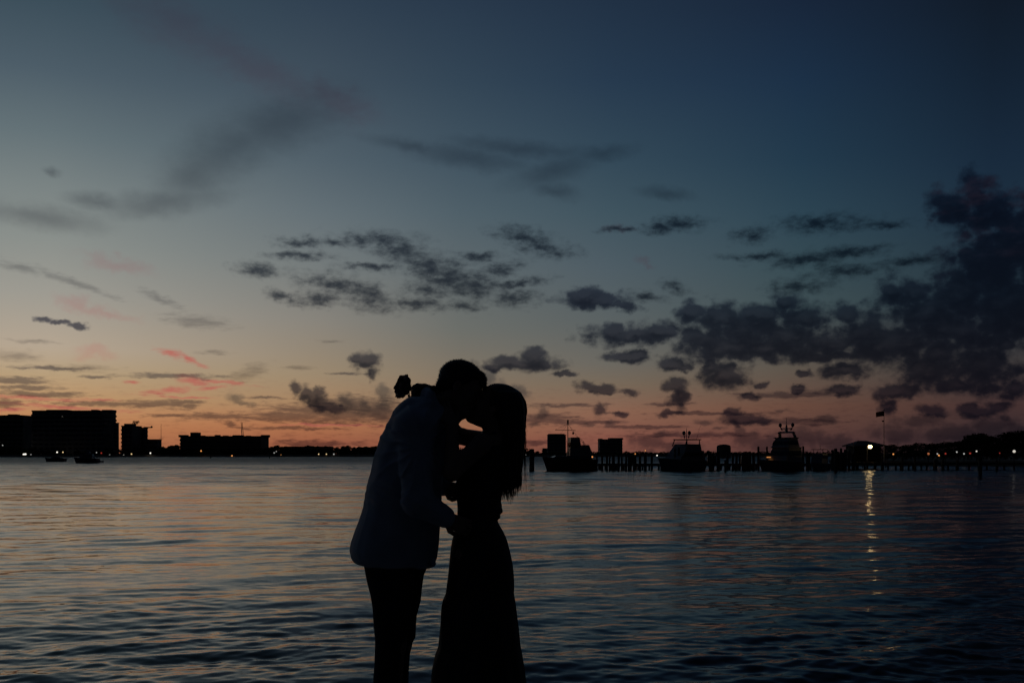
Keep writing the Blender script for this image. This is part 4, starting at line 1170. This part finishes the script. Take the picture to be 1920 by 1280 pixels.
# ---- the man
man = empty('person', (bx(735), Y0, GZ))
tag(man, 'man in a blue jacket leaning in to kiss, arms round her waist', 'person', 'kissing couple')
def local(o, par):
    o.parent = par; o.matrix_parent_inverse = Matrix.Translation(-Vector(par.location)); return o
th = math.radians(25); Rm = frame((math.cos(th), -0.06, -math.sin(th)), (math.sin(th), 0.10, math.cos(th)))
mc = B(863, 729, -.012)
sd = SDF()
Tm = head(sd, mc, Rm, .945)
sd.cone(B(803, 800), B(845, 748), .066, .060, .03)
sd.cone(B(838, 800), B(850, 770), .04, .05, .03)
sd.stack([(790, 745, 838, .15), (830, 725, 832, .17), (900, 700, 822, .15), (980, 688, 812, .15), (1050, 690, 800, .16)], .03)
sh_n, el_n, wr_n = B(778, 802, -.185), B(783, 940, -.265), B(838, 972, -.20)
sh_f, el_f, wr_f = B(790, 802, .185), B(800, 905, .27), B(836, 912, .19)
for a, b, c in ((sh_n, el_n, wr_n), (sh_f, el_f, wr_f)):
    sd.chain([a, b, c], [.055, .043, .030], .02)
hand(sd, wr_n, B(870, 986, -.150) - wr_n, B(880, 985, 0) - B(865, 985, -.15), .97, (.25, .3, .35, .4), 1)
hand(sd, wr_f, B(875, 926, .13) - wr_f, B(885, 925, 0) - B(865, 925, .14), .97, (.25, .3, .35, .4), -1)
kn_n, kn_f = B(736, 1205, -.10), B(748, 1200, .10)
sd.chain([B(735, 1045, -.09), kn_n, B(728, 1392, -.10)], [.085, .055, .038], .03)
sd.chain([B(752, 1045, .09), kn_f, B(738, 1395, .10)], [.085, .055, .038], .03)
local(sd.mesh('body', .005, M['skin']), man)
# hair
sd = SDF()
def hcut(l, p): return (l[0] * .80 - l[2] * .60) - .036
hc = mc + Rm @ (np.array([-.014, 0, .040]) * .945)
sd.ell(hc, np.array((.108, .086, .093)) * .945, Rm, .01, False, hcut)
sd.cone(Tm(-.085, -.03, -.03), Tm(-.085, .03, -.03), .022, .022, .03)
sd.cone(Tm(.066, -.035, .090), Tm(.074, .035, .088), .018, .018, .02)
sd.cone(Tm(.090, -.03, .062), Tm(.092, .028, .060), .012, .012, .025)
hv = sd.mesh('hair', .0045, M['hairm'])
co = np.zeros(len(hv.data.vertices) * 3, np.float32); hv.data.vertices.foreach_get('co', co); co = co.reshape(-1, 3)
no = np.zeros(len(hv.data.vertices) * 3, np.float32); hv.data.vertices.foreach_get('normal', no); no = no.reshape(-1, 3)
rng = np.random.default_rng(7); tf = MB()
for i in rng.choice(len(co), 2600):
    n_ = Vector(no[i]); p = Vector(co[i]); dr = (n_ + Vector((rng.normal(0, .6), rng.normal(0, .5), rng.normal(0, .6) + .1))).normalized()
    u = dr.orthogonal().normalized() * .0014; l = rng.uniform(.004, .010)
    tf.add([p - u - n_ * .002, p + u - n_ * .002, p + dr * l], [(0, 1, 2)])
local(hv, man); local(tf.build('short_hairs', M['hairm']), man); 
man.children[-1].parent = hv; 
hv.children[0].matrix_parent_inverse = Matrix.Identity(4)
# jacket
sd = SDF()
def jd(p, th_, ux, uy):
    fold = .006 * wr(p, (22, 18, 6), 1.3) + .004 * wr(p, (40, 34, 7), 4.1)
    back = np.clip((p[2] - bz(900)) / .3, 0, 1)
    diag = .006 * np.sin((p[2] * .75 - p[0] * 1.0 + .25 * (p[1] - Y0)) * 62 + 2.0 * wr(p, (9, 9, 7), 2.0)) * back
    return fold + diag
sd.stack([(744, 772, 812, .05), (747, 764, 818, .10), (752, 757, 826, .145), (760, 747, 834, .175), (772, 739, 841, .20), (787, 731.5, 844, .215), (800, 726, 843, .22), (817, 716.5, 839, .22), (832, 709.5, 837, .215), (855, 701, 836, .21), (880, 695, 832, .20),
          (902, 690, 829, .195), (925, 686, 828, .19), (953, 682, 827.5, .185), (977, 674, 826, .185), (996, 667, 825, .188), (1017, 660, 824, .19), (1031, 657.5, 822.5, .192), (1046, 661, 820.5, .19), (1054, 667, 818, .188), (1057.5, 676, 816, .185)], .02, jd)
sd.ell(B(795, 1058, 0), (.055, .15, .006), None, .01)
sd.cone(B(812, 1050, -.12), B(813, 1058, -.12), .012, .008, .01)
# collar and lapel
sd.chain([B(808, 742, -.075), B(800, 738, 0), B(808, 742, .075)], [.022, .024, .022], .02)
sd.chain([B(808, 742, -.075), B(836, 790, -.10), B(833, 850, -.05)], [.018, .016, .010], .015)
for a, b, c, s in ((sh_n, el_n, wr_n, -1), (sh_f, el_f, wr_f, 1)):
    sd.ell(a + np.array([.0, -s * -.01, .005]), (.085, .075, .075), None, .04)
    m1 = a + (b - a) * .5
    sd.chain([a, m1, b, c + (b - c) * .25], [.080, .068, .062, .046], .025)
    d_ = (c - b) / np.linalg.norm(c - b)
    sd.cone(c - d_ * .035, c - d_ * .012, .046, .044, .006)
def jpost(D, ax):
    p = np.meshgrid(*ax, indexing='ij')
    a0 = B(792, 838, -.20); dx_, dz_ = p[0] - a0[0], p[2] - a0[2]
    rr_ = np.sqrt(dx_ ** 2 + dz_ ** 2); an = np.arctan2(dz_, dx_)
    near = np.clip((Y0 + .05 - p[1]) / .12, 0, 1)
    pull = np.clip(rr_ / .06, 0, 1) * np.clip((.34 - rr_) / .2, 0, 1) * near              # creases pulled towards the armpit
    ph = an * 8.5 + 1.1 * wr(p, (17, 13, 15), 2.4)
    cr1 = (1 - np.abs(np.sin(ph))) ** 2 * pull * .009
    ez = np.clip(1 - np.abs(p[2] - bz(925)) / .10, 0, 1) * near                            # creases at the bent elbow
    cr2 = (1 - np.abs(np.sin((p[2] + .55 * p[0]) * 75 + 1.5 * wr(p, (20, 20, 12), 5.5)))) ** 2 * ez * .007
    bk = np.clip((bx(745) - p[0]) / .12, 0, 1)                                             # long soft folds down the back
    cr3 = (1 - np.abs(np.sin(p[1] * 34 + p[0] * 12 + 1.6 * wr(p, (8, 8, 5), 7.5)))) ** 2 * bk * .007
    return (D + .004 * np.maximum(0, wr(p, (34, 26, 15), 8.1)) - cr1 - cr2 - cr3 + .0045 * bk).astype(np.float32)
jk = local(sd.mesh('jacket', .006, M['jacket'], None, jpost), man)
# trousers
sd = SDF()
tdp = lambda p, t_, ux, uy: .0035 * wr(p, (14, 14, 16), 2.2) + .002 * wr(p, (36, 30, 26), 5.0)
sd.stack([(1040, 684, 784, .088, -.082), (1060, 689, 782, .09, -.085), (1083, 694, 781, .09, -.09), (1107, 700, 779, .088, -.09), (1131, 704, 776, .086, -.095), (1166, 706, 771, .08, -.1), (1192, 708.5, 767, .075, -.1), (1219, 708, 762, .072, -.1), (1237, 708, 759, .07, -.1), (1280, 706, 757, .068, -.1), (1385, 707, 752, .062, -.1), (1398, 703, 756, .066, -.1)], .02, tdp)
sd.stack([(1040, 700, 800, .088, .082), (1061, 700, 798, .09, .085), (1071, 701, 796.5, .09, .085), (1083, 702, 791.5, .09, .09), (1107, 704, 787.5, .088, .09), (1131, 708, 784.5, .086, .095), (1160, 711, 778, .08, .1), (1179, 713, 777, .077, .1), (1200, 714, 776, .075, .1), (1209, 713, 771.5, .073, .1), (1216, 713, 767, .072, .1), (1237, 711, 764, .07, .1), (1280, 709, 762, .068, .1), (1385, 712, 760, .062, .1), (1398, 708, 763, .066, .1)], .02, tdp)
local(sd.mesh('trousers', .006, M['trouser']), man)
for px, dy_ in ((728, -.1), (738, .1)):
    sd = SDF(); p = B(px, 1400, dy_); z_ = GZ
    sd.cone((p[0] - .04, p[1], z_ + .045), (p[0] + .13, p[1], z_ + .038), .042, .032, .02); sd.cone((p[0] - .02, p[1], z_ + .05), (p[0] - .01, p[1], z_ + .11), .045, .045, .02)
    sd.ell((p[0] + .18, p[1], z_ + .028), (.055, .042, .026), None, .03)
    def sp_(D, ax): return np.maximum(D, (z_ + .002) - ax[2][None, None, :])
    local(sd.mesh('shoe', .006, M['shoe'], None, sp_), man)

# ---- the woman
wom = empty('person', (bx(900), Y0, GZ))
tag(wom, 'woman in a long black dress with long hair, tilting her face up to the kiss', 'person', 'kissing couple')
th = math.radians(33); Rw = frame((-math.cos(th), .05, math.sin(th)), (math.sin(th), -.08, math.cos(th)))
wc_ = B(925, 765, .012)
sd = SDF()
Tw = head(sd, wc_, Rw, .94)
sd.cone(B(925, 822), B(930, 785), .052, .050, .02)
sd.stack([(812, 905, 948, .10), (822, 897, 950, .14), (840, 886, 950, .14), (870, 874, 945, .12), (905, 870, 938, .105), (950, 870, 926, .09), (980, 868, 924, .09), (1040, 860, 940, .115)], .02)
# near arm: elbow hanging, forearm up to his neck; far arm: round the back of his neck, with the rose
n0, n1, n2 = B(905, 830, -.165), B(847, 885, -.25), B(848, 800, -.155)
f0, f1, f2 = B(905, 826, .165), B(854, 816, .20), B(822, 738, .105)
sd.chain([n0, n1, n2], [.043, .0345, .026], .02)
sd.chain([f0, f1, f2], [.044, .036, .026], .02)
hand(sd, n2, B(832, 765, -.10) - n2, B(838, 780, 0) - B(838, 780, -.12), .90, (.2, .25, .3, .35), 1)
hw_ = hand(sd, f2, B(778, 727, .04) - f2, B(800, 760, -.02) - B(800, 725, .05), 1.0, (.35, .65, .7, .75), -1)
# bare shoulder line of the far arm seen under the chins
sd.chain([B(908, 822, .10), B(888, 820, .12), B(866, 812, .14)], [.034, .026, .026], .02)
sd.chain([B(880, 1040, -.08), B(884, 1210, -.09), B(882, 1395, -.09)], [.065, .05, .034], .02)
sd.chain([B(900, 1040, .08), B(905, 1210, .09), B(900, 1395, .09)], [.065, .05, .034], .02)
local(sd.mesh('body', .005, M['skin']), wom)
# dress
sd = SDF()
def dd(p, t_, ux, uy):
    fall = np.clip((bz(1000) - p[2]) / 1.0, 0, 1)
    ph = t_ * 11 + 1.2 * np.sin(t_ * 3 + p[2] * 2.2) + .8 * wr(p, (6, 6, 3), 1.0)
    return -.014 * fall * (.5 + .5 * np.sin(ph)) * (1 - .75 * np.abs(np.cos(t_)) ** 4) + .0025 * wr(p, (30, 24, 22), 6.0)
sd.stack([(822, 893, 952, .10), (840, 874, 957, .15), (870, 862, 953, .15), (900, 856, 948, .135), (930, 857, 941, .125), (950, 858, 938, .118), (968, 857, 934.5, .117), (977, 855, 933, .118), (986, 853, 938, .122), (998, 851, 945, .135),
          (1012, 848, 951, .15), (1036, 844.5, 957, .165), (1059, 842, 961, .175), (1086, 839, 963, .18), (1112, 836, 963, .185), (1123, 831, 965.5, .19), (1136, 828.5, 968, .195), (1150, 827, 970, .20), (1174, 826, 972.5, .21), (1211, 823, 975, .225),
          (1227, 816.6, 978.5, .235), (1253, 811, 983, .245), (1280, 808, 987, .255), (1398, 792, 1003, .30), (1404, 793, 1002, .298)], .02, dd)
sd.ell(B(938, 957, 0), (.012, .035, .014), None, .008); sd.ell(B(937, 947, .02), (.010, .03, .012), None, .008); sd.ell(B(934, 968, -.02), (.012, .03, .010), None, .008)
sd.chain([B(905, 826, -.09), B(925, 812, -.105), B(945, 826, -.09)], [.010, .009, .010], .01)
sd.chain([B(905, 826, .09), B(925, 812, .105), B(945, 826, .09)], [.010, .009, .010], .01)
local(sd.mesh('dress', .006, M['dress']), wom)
# hair: a mass with loose strands
sd = SDF()
hw2 = wc_ + Rw @ (np.array([-.028, 0, .038]) * .95)
def wcut(l, p): return (l[0] * .86 - l[2] * .50) - .050
sd.ell(hw2, np.array((.107, .088, .094)) * .95, Rw, .01, False, wcut)
hd = lambda p, t_, ux, uy: .004 * np.sin(t_ * 17 + 2 * np.sin(p[2] * 9)) + .003 * np.sin(t_ * 31 + p[2] * 14)
sd.stack([(738, 925, 972, .075), (752, 925, 982, .09), (770, 930, 985.5, .098), (790, 934, 985, .10), (815, 938, 984, .105), (840, 938, 981.5, .105), (870, 939, 979, .10), (890, 941, 976, .09), (905, 944, 971, .075), (915, 948, 966, .055)], .03, hd)
hv = local(sd.mesh('hair', .005, M['hairf']), wom)
rng = np.random.default_rng(11); st = MB()
def strand(x0, y0, dy0, x1, y1, dy1, wob, r0, n=9):
    pts, rs = [], []
    ph = rng.uniform(0, 6.28)
    for i in range(n):
        s = i / (n - 1)
        pts.append(B(x0 + (x1 - x0) * s + wob * math.sin(s * 6 + ph) * s, y0 + (y1 - y0) * s, dy0 + (dy1 - dy0) * s + .004 * math.sin(s * 5 + ph * 2)))
        rs.append(r0 * (1 - .75 * s))
    st.tube(pts, rs, 5)
for i in range(260):
    a = rng.uniform(0, 2 * math.pi); ca, sa = math.cos(a), math.sin(a)
    x0 = 961 + 20 * ca; y0 = rng.uniform(780, 860); d0 = .095 * sa
    x1 = 959 + 14.5 * ca + rng.normal(0, 1.5)
    lim = 933 - (max(0, x1 - 960)) * 1.25 - max(0, 950 - x1) * .4
    y1 = lim + rng.normal(0, 6) - abs(rng.normal(0, 7))
    strand(x0, y0, d0, x1, y1, .065 * sa + rng.normal(0, .008), 2.8, rng.uniform(.0014, .0038))
for i in range(26):       # stray hairs along the back
    y0 = rng.uniform(745, 850); x0 = 983 + rng.normal(0, 1)
    strand(x0, y0, rng.uniform(-.03, .03), x0 + rng.uniform(0, 5), y0 + rng.uniform(40, 110), rng.uniform(-.03, .03), 2.2, .0009)
for i in range(16):
    x0 = rng.uniform(915, 965); y0 = 722 + (abs(x0 - 937) * .08)
    strand(x0, y0 + 4, rng.uniform(-.04, .04), x0 + rng.uniform(6, 22), y0 + rng.uniform(-3, 8), rng.uniform(-.04, .04), 1.5, .0007, 6)
for i in range(8):
    strand(926 + rng.normal(0, 2), 726, rng.uniform(-.03, .03), 912 + rng.normal(0, 5), 733 + rng.normal(0, 4), rng.uniform(-.03, .03), 1.5, .0010, 6)
so = st.build('strands', M['hairf'], None, True); so.parent = hv
for sx, dy_ in ((882, -.09), (900, .09)):
    sd = SDF(); p = B(sx, 1400, dy_); z_ = GZ
    sd.cone((p[0] + .03, p[1], z_ + .06), (p[0] - .08, p[1], z_ + .03), .032, .026, .02); sd.ell((p[0] - .12, p[1], z_ + .02), (.045, .032, .02), None, .02)
    sd.cone((p[0] + .05, p[1], z_ + .06), (p[0] + .055, p[1], z_ + .01), .016, .009, .01)
    def sp2(D, ax): return np.maximum(D, (z_ + .002) - ax[2][None, None, :])
    local(sd.mesh('shoe', .006, M['shoe'], None, sp2), wom)

# ---- the rose in her hand
rz_ = .035
rose = empty('rose', tuple(B(757, 725, rz_)))
tag(rose, 'single long-stemmed rose held behind the man\'s neck', 'rose')
axd = np.array([-.72, -.62, .22]); axd /= np.linalg.norm(axd)
u_ = np.cross(axd, [0, 0, 1]); u_ /= np.linalg.norm(u_); v_ = np.cross(axd, u_)
c0 = -axd * .030
def petal(ring, i, n, op, ln, wd, ph):
    a = 2 * math.pi * i / n + ph; rd = u_ * math.cos(a) + v_ * math.sin(a); tg = np.cross(axd, rd)
    pts = []; nu, nv = 8, 8; rr = random.Random(ring * 31 + i); rp = rr.uniform(0, 6.28)
    for j in range(nv + 1):
        s = j / nv
        ang = op * s ** 1.3; rad = .006 + ln * (math.sin(ang) * .75 + .16 * s)
        h_ = ln * (s - .35 * (1 - math.cos(ang)) * s)
        if s > .8: rad += op * (s - .8) * .05; h_ -= op * (s - .8) * .03
        w = wd * math.sqrt(max(.12, 1 - (max(0, s - .55) / .50) ** 2)) * min(1, s * 1.8 + .25)
        for i_ in range(nu + 1):
            t = i_ / nu * 2 - 1
            curl = rad * (1 - .24 * t * t) + rr.uniform(-.0008, .0008) + .0026 * s * math.sin(t * 5.5 + rp)
            pts.append(c0 + axd * (h_ - .004 * t * t * s + rr.uniform(-.0005, .0005)) + rd * curl + tg * w * t)
    m = MB(); m.v = [tuple(p) for p in pts]
    for j in range(nv):
        for i_ in range(nu):
            q_ = j * (nu + 1) + i_; m.f.append((q_, q_ + 1, q_ + nu + 2, q_ + nu + 1))
    o = m.build('petal', M['petal'], rose, True)
    sm = o.modifiers.new('thickness', 'SOLIDIFY'); sm.thickness = .0008
MB().ball(tuple(c0 + axd * .028), (.024, .024, .024), 14, 10).build('bud', M['petal'], rose, True)
for ring, (n, op, ln, wd) in enumerate(((3, .30, .054, .018), (4, .50, .058, .026), (5, .70, .058, .032), (6, .88, .056, .040), (8, 1.02, .053, .044))):
    for i in range(n): petal(ring, i, n, op, ln, wd, ring * .7)
cal = c0 - axd * .004
MB().ball(tuple(cal), .010, 8, 6).build('calyx', M['stem'], rose, True)
for i in range(5):
    a = 2 * math.pi * i / 5; rd = u_ * math.cos(a) + v_ * math.sin(a); tg = np.cross(axd, rd)
    p = [cal + rd * .008, cal + rd * .022 - axd * .006, cal + rd * .034 - axd * .018 ]
    MB().add([p[0] - tg * .004, p[0] + tg * .004, p[1] + tg * .006, p[1] - tg * .006, p[2]], [(0, 1, 2, 3), (3, 2, 4)]).build('sepal', M['stem'], rose)
o3 = B(757, 725, rz_)
sp_pts = [cal, B(778, 728, .045) - o3, B(800, 735, .05) - o3, B(822, 752, .06) - o3, B(835, 775, .09) - o3]
MB().tube(sp_pts, [.0042, .0036, .0034, .0032, .003], 7).build('stem', M['stem'], rose, True)
def leaf(a, b, w, up):
    a = np.array(a); b = np.array(b); d_ = b - a; s_ = np.cross(d_, up); s_ /= np.linalg.norm(s_); s_ = s_ * w
    m = MB(); vs = []
    for j in range(7):
        t = j / 6; wv = math.sin(math.pi * t ** .8) * (1 + .12 * (-1) ** j)
        c_ = a + d_ * t + np.array(up) * .006 * math.sin(t * 3)
        vs += [c_ - s_ * wv, c_, c_ + s_ * wv]
    m.v = [tuple(x) for x in vs]
    for j in range(6):
        for k in range(2): m.f.append((j * 3 + k, j * 3 + k + 1, j * 3 + k + 4, j * 3 + k + 3))
    m.build('leaf', M['stem'], rose, True)
leaf(B(786, 731, .04) - o3, B(787, 750, .01) - o3, .013, (.2, .9, .1))
leaf(B(764, 738, .04) - o3, B(771, 752, .03) - o3, .006, (.2, .9, .1))
leaf(B(783, 727, .045) - o3, B(795, 738, .03) - o3, .010, (.1, .9, .3))
